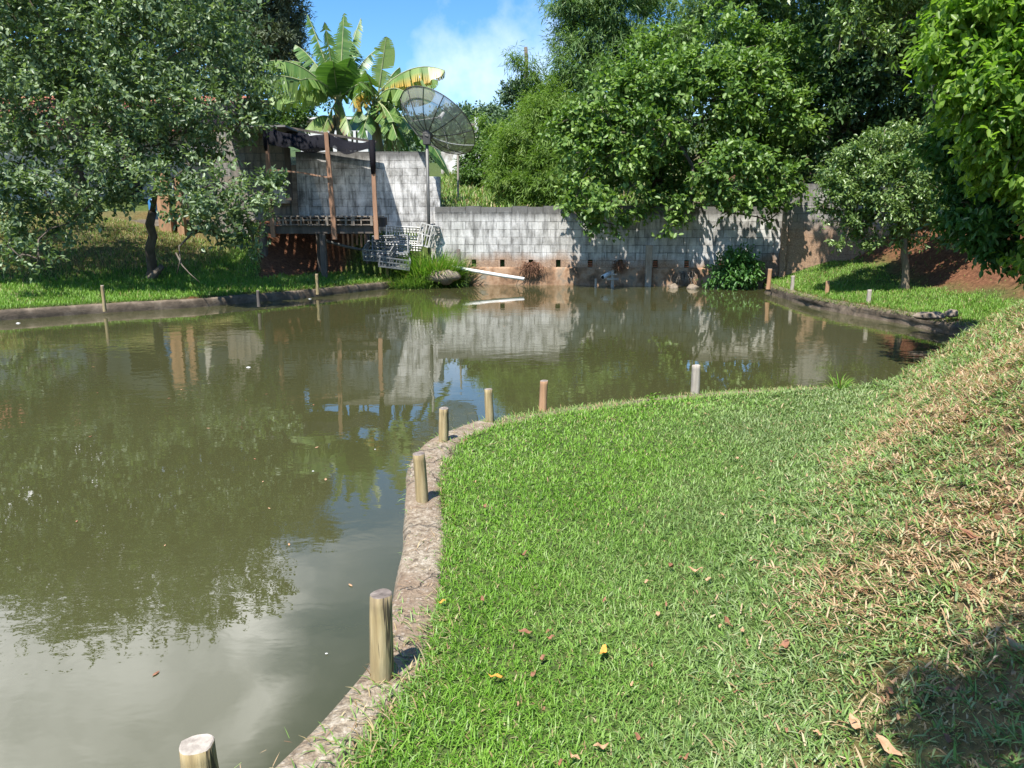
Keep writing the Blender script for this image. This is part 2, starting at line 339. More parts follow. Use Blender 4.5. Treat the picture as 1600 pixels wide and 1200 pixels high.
TN = np.stack([earth.ravel(), far.ravel(), dry.ravel()], 1)
m, t, p, out = new_mat('ground_soil'); tcn = N(t, 'ShaderNodeTexCoord'); v = tcn.outputs['Object']
a = N(t, 'ShaderNodeAttribute', attribute_name='tint'); sp = N(t, 'ShaderNodeSeparateColor'); t.links.new(a.outputs['Color'], sp.inputs[0])
n1 = noise(t, v, 1.3, 6, .6); n2 = noise(t, v, 14, 6, .65); n3 = noise(t, v, 60, 4, .6)
base = ramp(t, n2, [(.3,(.03,.045,.014)),(.55,(.07,.10,.025)),(.75,(.13,.13,.05))])
dryc = ramp(t, n2, [(.3,(.07,.045,.022)),(.5,(.16,.10,.055)),(.7,(.27,.18,.10))])
dryc = mixc(t, mrange(t, n1, .5, .62), dryc, (.20,.085,.045))
redc = ramp(t, n2, [(.3,(.06,.026,.014)),(.55,(.15,.066,.034)),(.75,(.25,.125,.07))])
farc = ramp(t, n1, [(.3,(.03,.06,.02)),(.6,(.06,.10,.035))])
c = mixc(t, sp.outputs[2], base, dryc); c = mixc(t, sp.outputs[0], c, redc); c = mixc(t, sp.outputs[1], c, farc)
t.links.new(c, p.inputs['Base Color']); p.inputs['Roughness'].default_value = .95; p.inputs['Specular IOR Level'].default_value = .2
bump(t, p, math_(t, 'ADD', n2, math_(t, 'MULTIPLY', n3, .4)), .6, .04)
M['ground'] = m
go = np_mesh('ground', np.stack([GX.ravel(), GY.ravel(), GZ.ravel()], 1), np.stack([ii, ii+1, ii+1+nx, ii+nx], 1), M['ground'], TN, smooth=True)
put(go, kind='structure')
def gz(x, y):
    z, d = ground(np.array([x]), np.array([y])); return float(z[0])

# ------------------------------------------------------------ water
m, t, p, out = new_mat('pond_water'); tcn = N(t, 'ShaderNodeTexCoord'); v = tcn.outputs['Object']
nn = noise(t, v, .35, 3, .5)
c = ramp(t, nn, [(.3,(.049,.050,.019)),(.7,(.058,.059,.024))])
t.links.new(c, p.inputs['Base Color']); p.inputs['Roughness'].default_value = .012; p.inputs['IOR'].default_value = 1.6
w1 = noise(t, v, 2.6, 3, .5, (1, 1.6, 1), .4); w2 = noise(t, v, 9.0, 2, .5, (1, 1.5, 1), .3); w3 = noise(t, v, .30, 2, .5)
ws = mrange(t, w3, .42, .62, .15, 1.0)
hh = math_(t, 'MULTIPLY', math_(t, 'ADD', w1, math_(t, 'MULTIPLY', w2, .22)), ws)
bump(t, p, hh, .16, .022)
M['water'] = m
mb = MB(); mb.add([(-60,-12,0),(9,-12,0),(9,22.05,0),(-60,22.05,0)], [(0,1,2,3)])
put(mb.build('water', m), kind='structure')

# ------------------------------------------------------------ kerbs round the pond
def kerb(name, line, prof, mat, amp, seed, label, cat, step=.06, rough_in=0):
    """prof: list of (distance from the water edge, z)"""
    pts = smooth_line(line, step); vs = []; fs = []; k = len(prof)
    for i, p_ in enumerate(pts):
        tg = (pts[min(i+1, len(pts)-1)] - pts[max(i-1, 0)]).normalized(); nrm = Vector((tg.y, -tg.x, 0))
        for j, (dd, z) in enumerate(prof):
            n_ = mnoise.noise(Vector((p_.x*3+seed, p_.y*3, j*.8))); n2 = mnoise.noise(Vector((p_.x*14, p_.y*14, j*2.+seed)))
            q = p_ + nrm * (dd + amp*(n_ + .15*n2) + (rough_in*mnoise.noise(Vector((p_.x*2, p_.y*2, 9))) if j >= k-2 else 0)); 
            vs.append((q.x, q.y, z + amp*.15*n2 + amp*.3*n_))
    for i in range(len(pts)-1):
        for j in range(k-1): fs.append((i*k+j, (i+1)*k+j, (i+1)*k+j+1, i*k+j+1))
    o = MB().add(vs, fs).build(name, mat, smooth=True); put(o, label, cat); return o
m, t, p, out = new_mat('old_concrete'); tcn = N(t, 'ShaderNodeTexCoord'); v = tcn.outputs['Object']
n1 = noise(t, v, 2.2, 6, .65); n2 = noise(t, v, 24, 6, .7); n3 = noise(t, v, 75, 3, .6)
c = ramp(t, n2, [(.34,(.09,.066,.043)),(.44,(.21,.165,.11)),(.56,(.33,.275,.20)),(.70,(.47,.42,.335))])
c = mixc(t, mrange(t, n1, .42, .62, 0, .75), c, (.20,.135,.085), 'MIX')
c = mixc(t, .5, c, ramp(t, n3, [(.3,(.3,.3,.3)),(.7,(.7,.7,.7))]), 'OVERLAY')
geo = N(t, 'ShaderNodeNewGeometry'); sx = N(t, 'ShaderNodeSeparateXYZ'); t.links.new(geo.outputs['Position'], sx.inputs[0])
wet = mrange(t, math_(t, 'ADD', sx.outputs[2], math_(t, 'MULTIPLY', n2, .06)), .07, .14, 1, 0)
c = mixc(t, math_(t, 'MULTIPLY', wet, .8), c, (.035,.032,.02))
vo = N(t, 'ShaderNodeTexVoronoi', feature='DISTANCE_TO_EDGE', i_Scale=1.7); dv = N(t, 'ShaderNodeVectorMath', operation='ADD'); nz = N(t, 'ShaderNodeTexNoise', i_Scale=5.0, i_Detail=4); t.links.new(v, nz.inputs['Vector']); nzs = N(t, 'ShaderNodeVectorMath', operation='SCALE'); nzs.inputs['Scale'].default_value = .35; t.links.new(nz.outputs['Color'], nzs.inputs[0])
t.links.new(v, dv.inputs[0]); t.links.new(nzs.outputs[0], dv.inputs[1]); t.links.new(dv.outputs[0], vo.inputs['Vector']); crk = mrange(t, vo.outputs['Distance'], .004, .016, 1, 0)
c = mixc(t, math_(t, 'MULTIPLY', crk, .45), c, (.06,.05,.035))
vp = N(t, 'ShaderNodeTexVoronoi', i_Scale=55.0); t.links.new(v, vp.inputs['Vector']); peb = mrange(t, vp.outputs['Distance'], .1, .5, 1, 0)
vps = N(t, 'ShaderNodeSeparateColor'); t.links.new(vp.outputs['Color'], vps.inputs[0]); c = mixc(t, math_(t, 'MULTIPLY', mrange(t, vps.outputs[0], .62, .7), math_(t, 'MULTIPLY', peb, .4)), c, (.58,.52,.44)); c = mixc(t, math_(t, 'MULTIPLY', mrange(t, vps.outputs[1], .68, .75), math_(t, 'MULTIPLY', peb, .45)), c, (.10,.065,.04))
moss = mrange(t, math_(t, 'ADD', sx.outputs[2], math_(t, 'MULTIPLY', n1, .12)), .16, .24, .6, 0); c = mixc(t, moss, c, (.07,.075,.035))
t.links.new(c, p.inputs['Base Color']); p.inputs['Roughness'].default_value = .9
bump(t, p, math_(t, 'SUBTRACT', math_(t, 'ADD', n2, math_(t, 'ADD', math_(t, 'MULTIPLY', n3, .6), math_(t, 'MULTIPLY', peb, .15))), crk), .9, .018)
M['concrete'] = m
kerb('concrete_kerb', near_line[:15], [(.03,-.5),(.015,.1),(0,.165),(.02,.195),(.08,.205),(.13,.20),(.17,.203),(.22,.185),(.26,.12)], M['concrete'], .014, 1, 'rough sandy concrete kerb between the green lawn and the near water', 'kerb', rough_in=.06)
M['kerb_old_shaded'] = nm('kerb_old_shaded', [(.3,(.045,.034,.022)),(.5,(.12,.09,.062)),(.72,(.23,.18,.13))], 4, (1,1,1), .9, .6, .02)  # old concrete, colour darkened for tree shade missing on the left kerb
kerb('concrete_kerb', near_line[14:], [(.03,-.5),(.0,.08),(.02,.165),(.07,.18),(.13,.17),(.2,.14)], M['kerb_old_shaded'], .025, 4, 'overgrown kerb at the lawn tip beside the lone whitish post', 'kerb', .12)
lk = [(a, b) for a, b in left_line[::-1]]
kerb('concrete_kerb', left_line, [(.02,-.5),(.0,.04),(.0,.14),(.02,.175),(.08,.185),(.14,.175),(.17,.10)], M['kerb_old_shaded'], .018, 8, 'low brown concrete kerb along the far left bank', 'kerb', .1)
kerb('concrete_kerb', near_line[-2:] + right_line, [(.05,-.5),(.0,.02),(.03,.08),(.0,.13),(.05,.19),(.16,.21),(.3,.17)], M['kerb_old_shaded'], .045, 12, 'dark earthy kerb under the grass of the right bank', 'kerb', .1)

# ------------------------------------------------------------ block walls
def block_mat(name, seed, earthy=(.25,.9), white=.5, topz=2.17, rh=.21, bw=.43, cen=(.5,.49,.46)):
    m, t, p, out = new_mat(name); tcn = N(t, 'ShaderNodeTexCoord'); v = tcn.outputs['Object']
    sx = N(t, 'ShaderNodeSeparateXYZ'); t.links.new(v, sx.inputs[0])
    cb = N(t, 'ShaderNodeCombineXYZ'); t.links.new(sx.outputs[0], cb.inputs[0]); t.links.new(math_(t, 'ADD', sx.outputs[2], -.07 + rh*0), cb.inputs[1])
    wob = noise(t, v, 3.0, 3, .5)
    va = N(t, 'ShaderNodeVectorMath', operation='ADD'); t.links.new(cb.outputs[0], va.inputs[0])
    vs_ = N(t, 'ShaderNodeVectorMath', operation='SCALE'); 
    nc = N(t, 'ShaderNodeTexNoise', i_Scale=4.0); t.links.new(v, nc.inputs['Vector']); t.links.new(nc.outputs['Color'], vs_.inputs[0]); vs_.inputs['Scale'].default_value = .025
    t.links.new(vs_.outputs[0], va.inputs[1])
    b = N(t, 'ShaderNodeTexBrick', offset=.5, i_Scale=1.0); b.inputs['Brick Width'].default_value = bw; b.inputs['Row Height'].default_value = rh
    b.inputs['Mortar Size'].default_value = .009; b.inputs['Mortar Smooth'].default_value = .3; b.inputs['Bias'].default_value = 0
    b.inputs['Color1'].default_value = (.25,.24,.22,1); b.inputs['Color2'].default_value = (*cen,1); b.inputs['Mortar'].default_value = (.12,.115,.105,1)
    t.links.new(va.outputs[0], b.inputs['Vector'])
    big = noise(t, v, .9, 5, .6, (1,1,.6), .3, ) ; streak = noise(t, v, 2.4, 6, .65, (3.2,1,.45)); fine = noise(t, v, 26, 4, .7)
    c = b.outputs['Color']
    # lime bloom and dark lichen streaks
    wf = math_(t, 'MULTIPLY', mrange(t, noise(t, v, 1.7, 6, .68, (1.6,1,1.2), .3), .40, .66, 0, 1), white)
    c = mixc(t, wf, c, (.74,.72,.69))
    z = sx.outputs[2]
    topm = mrange(t, math_(t, 'ADD', z, math_(t, 'MULTIPLY', streak, .55)), topz-.42+.28, topz+.10, 0, 1)
    dk = math_(t, 'MAXIMUM', topm, mrange(t, streak, .48, .64, 0, .85))
    c = mixc(t, math_(t, 'MULTIPLY', dk, .85), c, (.085,.082,.075))
    em = mrange(t, math_(t, 'ADD', z, math_(t, 'MULTIPLY', big, -.9)), earthy[0]-.35, earthy[1]-.45, 1, 0)
    c = mixc(t, math_(t, 'MULTIPLY', em, .85), c, ramp(t, fine, [(.3,(.20,.11,.06)),(.6,(.38,.23,.135)),(.75,(.46,.32,.22))]))
    wetm = mrange(t, math_(t, 'ADD', z, math_(t, 'MULTIPLY', streak, -.25)), -.08, .06, 1, 0); c = mixc(t, wetm, c, (.04,.03,.02))
    c = mixc(t, .55, c, ramp(t, fine, [(.3,(.36,.36,.36)),(.7,(.64,.64,.64))]), 'OVERLAY')
    t.links.new(c, p.inputs['Base Color']); p.inputs['Roughness'].default_value = .92
    hgt = math_(t, 'SUBTRACT', math_(t, 'MULTIPLY', fine, .35), math_(t, 'MULTIPLY', b.outputs['Fac'], 1.0))
    bump(t, p, hgt, .8, .012); return m
M['block_low'] = block_mat('block_low', 1, (.45,.85), .75, 2.17)
M['block_tall'] = block_mat('block_tall', 2, (-.5,-.2), 1.15, 3.72, cen=(.46,.45,.43))
M['block_side'] = block_mat('block_side', 3, (1.3,1.9), .15, 2.9, cen=(.30,.28,.25))  # red earth stain, and blocks coloured darker in place of tree shade
M['footing'] = nm('footing', [(.34,(.10,.065,.04)),(.46,(.26,.15,.085)),(.56,(.38,.25,.16)),(.66,(.20,.17,.13)),(.8,(.34,.31,.27))], 2.4, (1,1,1), .92, .4, .02)
# long low wall: slab lying along a line, with real weep holes
ang = math.atan2(wallY(7.25)-wallY(-1.85), 9.1)
we = empty('block_wall', (-2.14, wallY(-2.14), 0), 'long low grey concrete block wall with square weep holes along the far water edge', 'wall'); we.rotation_euler.z = ang
Lw = 9.50; T = .22
def wl(x): return (x + 2.14)            # world x -> along the wall
hx = []
for px in (740,785,830,873,923,970,1024,1072,1124,1178):
    hx.append(wl(aY(px, 412, 21.6).x))
mb = MB(); mb.box((0,0,.705),(Lw,T,1.985)); x0 = 0; rw = random.Random(4)
while x0 < Lw:
    x1_ = min(Lw, x0+.43); mb.box((x0+.002, rw.uniform(-.008,.008), 1.988), (x1_-.003, T+rw.uniform(-.01,.01), 2.15+rw.uniform(-.028,.03))); x0 = x1_
x0 = 0
for h in hx:
    mb.box((x0,0,.495),(h-.065,T,.705)); x0 = h+.065
mb.box((x0,0,.495),(Lw,T,.705)); 
def loc(o, par): o.location = (0,0,0); return o
loc(mb.build('block_courses', M['block_low'], we), we)
mb = MB(); n = 60; prof = [(-.05,-.6),(-.06,.02),(-.045,.30),(-.035,.44),(-.02,.485),(.0,.497),(.1,.497)]
for i in range(n+1):
    for j,(yy,zz) in enumerate(prof):
        q = mnoise.noise(Vector((i*.33, j*.9, 2.2))); mb.v.append((Lw*i/n, yy+.022*q*(j<5), zz+.012*q*(0<j<5)))
k = len(prof)
for i in range(n):
    for j in range(k-1): mb.f.append((i*k+j, (i+1)*k+j, (i+1)*k+j+1, i*k+j+1)); mb.m.append(0)
loc(mb.build('footing', M['footing'], we, smooth=True), we)
loc(MB().box((0.01,T+.002,-.5),(Lw-.01,T+.06,2.1)).build('dark_backing', M['black'], we), we)  # black sheet put in for the shade inside the weep holes
for i, h in enumerate(hx[4:]):
    mb = MB()
    for kk in range(3): mb.box((h-.06, .05, .515+.06*kk), (h+.06, .2, .545+.06*kk))
    loc(mb.build('red_brick_infill', M['brick_red'], we), we)
# concrete column standing in front
cx = aY(1013, 440, 21.3)
mb = MB(); vs = []; 
o = MB().box((-.085,-.08,-.6),(.085,.06,1.12)).build('concrete_column', nm('column', [(.3,(.24,.18,.13)),(.6,(.36,.31,.25)),(.8,(.45,.42,.38))], 5, (1,1,.4), .9, .3, .005), bevel=.012)
o.location = (cx.x, wallY(cx.x)-.15, 0); put(o, 'slim square concrete column standing in the water against the long block wall', 'column')
# tall wall behind the deck
te = empty('block_wall', (-6.3, 22.45, 0), 'tall weathered grey and white block wall behind the wooden deck', 'wall')
XL = aY(465,300,22.45).x + 6.3; XR = aY(669,300,22.45).x + 6.3; XP = aY(687,300,22.3).x + 6.3
o = loc(MB().box((XL,0,0),(XR,.2,3.66)).build('block_courses', M['block_tall'], te), te)
o = loc(MB().box((XR+.003,-.1,0),(XP,.25,2.98)).build('end_pillar', M['block_tall'], te, bevel=.01), te)
o = loc(MB().box((XL-.18,-.06,0),(XL-.003,.2,3.3)).build('end_column', M['plank'], te, bevel=.01), te)
# side wall on the right, stepping up the bank
se = empty('block_wall', (7.36, 20.9, 0), 'taller block wall stained with red earth behind the small pale tree', 'wall'); se.rotation_euler.z = R(-15)
loc(MB().box((0,0,0),(5.2,.22,2.72)).build('block_courses', M['block_side'], se), se)
loc(MB().box((-.16,-.08,0),(-.003,.26,2.3)).build('end_column', M['block_side'], se, bevel=.01), se)


# ------------------------------------------------------------ wooden posts along the shore
def post(px, pyb, pyt, w_px, label, zb, mat='post', end='post_end', tilt=0, grp='wooden posts along the near kerb', chip=False):
    b = aZ(px, pyb, zb); 
    tp = aY(px, pyt, b.y); h = tp.z - zb; dep = (b - Vector((0,0,CAMH))).dot(FW); r = w_px / FPX * dep / 2
    n = 20; rings = 12; vs = []; fs = []; sdv = px * .37
    for i in range(rings+1):
        tt = i/rings; z = -.12 + (h+.12)*tt
        for k_ in range(n):
            a_ = 2*math.pi*k_/n
            rr = r*(1 + .11*mnoise.noise(Vector((math.cos(a_)*1.5+sdv, math.sin(a_)*1.5, z*5))) + .05*mnoise.noise(Vector((math.cos(a_)*5+sdv, math.sin(a_)*5, z*9)))) * (1.05-.08*tt + .06*math.exp(-tt*h*25))
            zz = z + (.06*r*math.cos(a_+sdv) if i == rings else 0)
            vs.append((math.cos(a_)*rr + tilt*z, math.sin(a_)*rr, zz))
    for i in range(rings):
        for k_ in range(n): fs.append((i*n+k_, i*n+(k_+1)%n, (i+1)*n+(k_+1)%n, (i+1)*n+k_))
    mb = MB().add(vs, fs); c0 = len(vs); last = rings*n
    top = []; 
    for (f_, dz) in ((.92, .02*r*6*.5), (.5, .05*r)):
        base = len(mb.v)
        for k_ in range(n):
            x, y, z = vs[last+k_]; mb.v.append((tilt*h + (x-tilt*h)*f_, y*f_, z + dz + .03*r*mnoise.noise(Vector((x*90,y*90,sdv)))))
        top.append(base)
    ctr = len(mb.v); mb.v.append((tilt*h, 0, h+.06*r))
    for k_ in range(n):
        k2 = (k_+1)%n
        mb.f += [(last+k_, last+k2, top[0]+k2, top[0]+k_), (top[0]+k_, top[0]+k2, top[1]+k2, top[1]+k_), (top[1]+k_, top[1]+k2, ctr)]; mb.m += [1,1,1]
    o = mb.build('wooden_post', [M[mat], M[end]], smooth=False); o.location = b
    me = o.data; me.polygons.foreach_set('use_smooth', [mi == 0 for mi in mb.m])
    put(o, label, 'post', grp); return o
post(325, 1290, 1163, 54, 'stout wooden post with a pale cut top at the nearest end of the kerb', .2, 'post', 'post_grey', -.04)
post(596, 1056, 928, 35, 'thick yellowish wooden post with a dark cracked top on the near kerb', .205, 'post', 'post_end', .035)
post(660, 782, 709, 19, 'leaning wooden post on the kerb where the sandy strip bends', .205, 'post', 'post_end', -.05)
post(693, 689, 638, 15, 'brown wooden post on the kerb left of the sky reflection edge', .2, 'post', 'post_end', .03)
post(765, 656, 608, 13, 'dark topped wooden post at the lawn corner between two other posts', .2, 'post', 'post_end', -.03)
post(848, 639, 595, 12.5, 'slim brown wooden post by a grass tuft at the lawn tip', .2, 'post_red', 'post_end', .04)
post(1086, 611, 571, 13, 'whitish weathered post alone on the far edge of the lawn', .2, 'post_grey', 'post_grey')
g2 = 'small posts on the right bank'
post(1201, 444, 420, 6.5, 'small brown post at the corner of the right bank beside the leafy shrub', .28, 'post_red', 'post_end', .03, g2)
post(1238, 449, 431, 5.5, 'small grey post second from the wall on the right bank', .27, 'post_grey', 'post_grey', 0, g2)
post(1292, 457, 439, 6.5, 'short orange brown post on the sunlit part of the right bank', .27, 'post_red', 'post_red', 0, g2)
post(1357, 472, 453, 6.5, 'short grey post on the right bank in front of the small tree', .25, 'post_grey', 'post_grey', 0, g2)
g3 = 'small posts on the left bank'
post(496, 452, 428, 5, 'pale thin post in the sunlit grass of the left bank', .19, 'post', 'post_grey', 0, g3)
post(606, 437, 414, 4, 'thin pale post by the stacked crates on the left bank', .19, 'post', 'post_grey', 0, g3)
post(163, 477, 446, 5, 'thin mossy post in the shade at the left bank edge', .19, 'post', 'post_grey', 0, g3)
post(404, 470, 454, 5, 'short stub post on the shaded kerb below the deck', .19, 'darkwood', 'post_end', 0, g3)

# ------------------------------------------------------------ wooden deck on stilts
YF, YB = 20.35, 22.25; DZ = 1.90
xa, xb = aY(408, 345, YF).x, aY(587, 345, YF).x
dk = empty('wooden_deck', (xa, YF, 0), 'raised plank deck on dark stilts in front of the tall block wall', 'deck')
mb = MB(); rr = random.Random(2); x = xa
while x < xb - .05:
    wd = rr.uniform(.085, .12); mb.box((x, YF-.05+rr.uniform(-.03,.03), DZ-.03+rr.uniform(-.004,.004)), (x+wd, YB, DZ+rr.uniform(-.004,.004))); x += wd + rr.uniform(.035,.06)
mb.build('planking', M['plank'], dk)
mb = MB(); mb.box((xa, YF-.03, DZ-.125), (xb, YF+.0, DZ-.09)).box((xa+.0, YF-.02, DZ-.24),(xb, YF+.015, DZ-.215))
for i in range(13):
    x = xa + .08 + i*(xb-xa-.2)/12 + rr.uniform(-.05,.05); mb.box((x, YF-.045, DZ-.25), (x+rr.uniform(.03,.09), YF-.022, DZ-.035))
mb.build('edge_slats', M['plank'], dk)
MB().box((xa-.05, YF+.06, DZ-.46), (xb+.02, YF+.2, DZ-.255)).build('front_beam', M['darkwood'], dk, bevel=.01)
MB().box((xa-.05, YB-.3, DZ-.3), (xb+.02, YB-.16, DZ-.04)).build('rear_beam', M['darkwood'], dk)
def upright(parent, name, pxb, pyb, pxt, pyt, Y, wd, mat, zg=None):
    b = aY(pxb, pyb, Y); t_ = aY(pxt, pyt, Y)
    if zg is not None: b = Vector((b.x, Y, zg))
    mb = MB(); pts = [b.lerp(t_, i/5) + Vector((.012*mnoise.noise(Vector((i*1.7, b.x*3, 0))), 0, 0)) for i in range(6)]
    for i in range(5): mb.bar(pts[i], pts[i+1], wd*(1-.04*i), wd*.8, up=(0,1,0))
    return mb.build(name, M[mat], parent)
def leg(px, Y, wd, ztop): 
    x = aY(px, 400, Y).x; MB().box((x-wd/2, Y-wd/2, gz(x, Y)-.15), (x+wd/2, Y+wd/2, ztop)).build('leg', M['darkwood'], dk, bevel=.01)
leg(413, YF+.13, .17, DZ-.465); leg(506, YF+.13, .15, DZ-.465); leg(500, YF+.9, .13, DZ-.05); leg(575, YB-.4, .13, DZ-.05)
# yellowish slats hanging under the right end
for i, px in enumerate((537, 544, 551, 558, 565, 571)):
    a_ = aY(px, 366, 21.6); b_ = aY(px, 386 - 3*(i % 2), 21.6)
    MB().box((b_.x-.028, 21.6, b_.z),(b_.x+.028, 21.63, a_.z)).build('hanging_slat', M['pole'], dk)
# canopy frame and shade net
cn_ = empty('net_canopy', (xa, YF, DZ), 'rough wooden pole frame with a sagging black shade net over the deck', 'canopy')
upright(cn_, 'pole', 427, 371, 415, 196, YF-.02, .105, 'pole')
upright(cn_, 'pole', 523, 374, 510, 207, YF-.04, .12, 'pole')
upright(cn_, 'pole', 589, 374, 581, 219, YF-.03, .11, 'pole')
upright(cn_, 'back_pole', 452, 313, 449, 231, 21.9, .16, 'darkwood')
a_ = aY(422, 265, YF-.1); b_ = aY(517, 278, YF-.12)
MB().bar(a_, a_.lerp(b_,.5)+Vector((0,0,.03)), .05, .04).bar(a_.lerp(b_,.5)+Vector((0,0,.03)), b_, .05, .04).build('cross_rail', M['pole'], cn_)
P1 = aY(413,196,YF); P2 = aY(583,220,YF); P0 = aY(511,209,YF); Q1 = aY(452,200,YB-.1); Q2 = aY(588,222,YB-.1)
MB().bar(Q1, Q2, .06, .06).build('back_rail', M['darkwood'], cn_)
vs = []; fs = []; nu, nv = 40, 14
for j in range(nv+1):
    for i in range(nu+1):
        u, v_ = i/nu, j/nv
        f = (P1.lerp(P0, u/.57) if u < .57 else P0.lerp(P2, (u-.57)/.43)); b = Q1.lerp(Q2, u)
        q = f.lerp(b, v_)
        sag = .20*(1-abs(2*((u/.57) if u < .57 else (u-.57)/.43)-1)**2)
        q.z -= sag*(.6+.4*math.sin(math.pi*v_)) + .34*math.sin(math.pi*v_)*(.6+.4*math.sin(u*5)) - .05*mnoise.noise(Vector((u*9, v_*4, 1)))
        vs.append(q)
# front hem hanging down
for i in range(nu+1):
    u = i/nu; q = vs[i].copy(); q.y -= .05; q.z -= .40*(1-.45*u) + .10*mnoise.noise(Vector((u*6, 3, 0))); vs.append(q)
for j in range(nv):
    for i in range(nu): fs.append((j*(nu+1)+i, j*(nu+1)+i+1, (j+1)*(nu+1)+i+1, (j+1)*(nu+1)+i))
b0 = (nv+1)*(nu+1)
for i in range(nu): fs.append((i, b0+i, b0+i+1, i+1))
m, t, p, out = new_mat('shade_net'); p.inputs['Base Color'].default_value = (.012,.012,.016,1); p.inputs['Specular IOR Level'].default_value = .05; p.inputs['Roughness'].default_value = .7
tr = N(t, 'ShaderNodeBsdfTransparent'); mx_ = N(t, 'ShaderNodeMixShader'); tcn = N(t, 'ShaderNodeTexCoord')
t.links.new(mrange(t, noise(t, tcn.outputs['Object'], 3, 4, .6), .35, .7, .88, .95), mx_.inputs[0])
t.links.new(tr.outputs[0], mx_.inputs[1]); t.links.new(p.outputs[0], mx_.inputs[2]); t.links.new(mx_.outputs[0], out.inputs[0])
MB().add(vs, fs).build('shade_net', m, cn_, smooth=True)
# ends wrapped round the poles
MB().tube([aY(416,196,YF), aY(416,222,YF-.02), aY(417,236,YF-.02)], [.09,.075,.05], 8, wob=.3).build('net_wrap', m, cn_, smooth=True)
MB().tube([aY(581,219,YF-.03), aY(583,250,YF-.04), aY(584,272,YF-.04)], [.085,.08,.06], 8, wob=.3).build('net_wrap', m, cn_, smooth=True)
# brown shed wall at the back left of the deck
sh = empty('brick_shed', (aY(415,300,22.0).x, 22.0, DZ), 'dim brown block shed wall with a dark niche at the left end of the deck', 'shed')
a_ = aY(330,205,22.6); b_ = aY(463,340,22.6)
MB().box((a_.x, 22.6, 1.4), (aY(463,300,22.6).x-.2, 22.8, 4.2)).build('wall', block_mat('block_shed', 5, (-3,-2), .05, 9, cen=(.24,.19,.14)), sh)
MB().box((aY(421,280,22.3).x, 22.2, aY(421,318,22.3).z), (aY(449,280,22.3).x, 22.58, aY(421,291,22.3).z)).build('counter', M['house_wall'], sh, bevel=.01)
MB().box((aY(345,200,22).x, 21.0, 4.16), (aY(462,200,22).x, 23.4, 4.21), rot=None).build('roof', M['sheet'], sh)
MB().box((aY(423,280,22.55).x, 22.57, aY(421,290,22.57).z), (aY(440,280,22.55).x, 22.597, aY(421,279,22.57).z)).build('niche', M['black'], sh)
# steel pipe leaning under the deck
a_ = aY(508,376,20.9); b_ = aY(577,393,21.3)
put(MB().tube([a_, a_.lerp(b_,.5)-Vector((0,0,.02)), b_], .04, 8).build('drain_pipe', M['metal'], smooth=True), 'grey drain pipe sloping down from under the right end of the deck', 'pipe')

# ------------------------------------------------------------ mesh dish antenna
hub = aY(667, 213, 21.75)
da = empty('dish_antenna', (hub.x, hub.y, 0), 'large see-through wire mesh satellite dish on a pole before the block wall', 'satellite dish')
axis = Vector((.47,.50,.72)).normalized()
ex = axis.cross(Vector((0,0,1))).normalized(); ey = ex.cross(axis).normalized()
RD, FO = 1.17, .70
def dp(r, a_): return hub + axis*(.08 + r*r/(4*FO)) + ex*(r*math.cos(a_)) + ey*(r*math.sin(a_))
vs = []; fs = []; nr, na = 12, 64
for i in range(nr+1):
    for k_ in range(na): vs.append(dp(.08 + (RD-.08)*i/nr, 2*math.pi*k_/na))
for i in range(nr):
    for k_ in range(na): fs.append((i*na+k_, i*na+(k_+1)%na, (i+1)*na+(k_+1)%na, (i+1)*na+k_))
m, t, p, out = new_mat('wire_mesh'); p.inputs['Base Color'].default_value = (.46,.445,.40,1); p.inputs['Metallic'].default_value = .1; p.inputs['Roughness'].default_value = .6
tr = N(t, 'ShaderNodeBsdfTransparent'); mx_ = N(t, 'ShaderNodeMixShader', i_0=.64)
t.links.new(tr.outputs[0], mx_.inputs[1]); t.links.new(p.outputs[0], mx_.inputs[2]); t.links.new(mx_.outputs[0], out.inputs[0])
MB().add(vs, fs).build('mesh_reflector', m, da, smooth=True)
MB().tube([dp(RD, 2*math.pi*k_/64) for k_ in range(65)], .014, 6, cap=False).build('rim', M['metal_dark'], da, smooth=True)
for k_ in range(12):
    a_ = 2*math.pi*(k_+.35)/12
    MB().tube([dp(.08+(RD-.08)*i/10, a_)-axis*.012 for i in range(11)], .013, 5).build('rib', M['white_metal' if k_ in (10,) else 'metal_dark'], da)
mb = MB(); 
for rr_ in (.55, .95): mb.tube([dp(rr_, 2*math.pi*k_/48)-axis*.01 for k_ in range(49)], .006, 4, cap=False)
mb.build('ring_wire', M['metal_dark'], da)
foc = hub + axis*(FO+.05)
mb = MB()
for k_ in range(3): mb.tube([dp(.75, 2*math.pi*k_/3+.6), foc], .010, 5)
mb.build('feed_arm', M['white_metal'], da)
MB().tube([foc-axis*.06, foc+axis*.05, foc+axis*.16], [.075,.055,.05], 10).build('feed_horn', M['white_metal'], da)
MB().tube([hub-axis*.06-Vector((0,0,.02)), hub+axis*.1], [.13,.15], 12).box((hub.x-.10, hub.y-.12, hub.z-.22),(hub.x+.10, hub.y+.06, hub.z+.10)).build('mount', M['metal_dark'], da, bevel=.01)
MB().tube([(hub.x, hub.y-.02, .8), (hub.x, hub.y-.02, hub.z-.1)], .045, 12).build('mast', M['metal'], da, smooth=True)

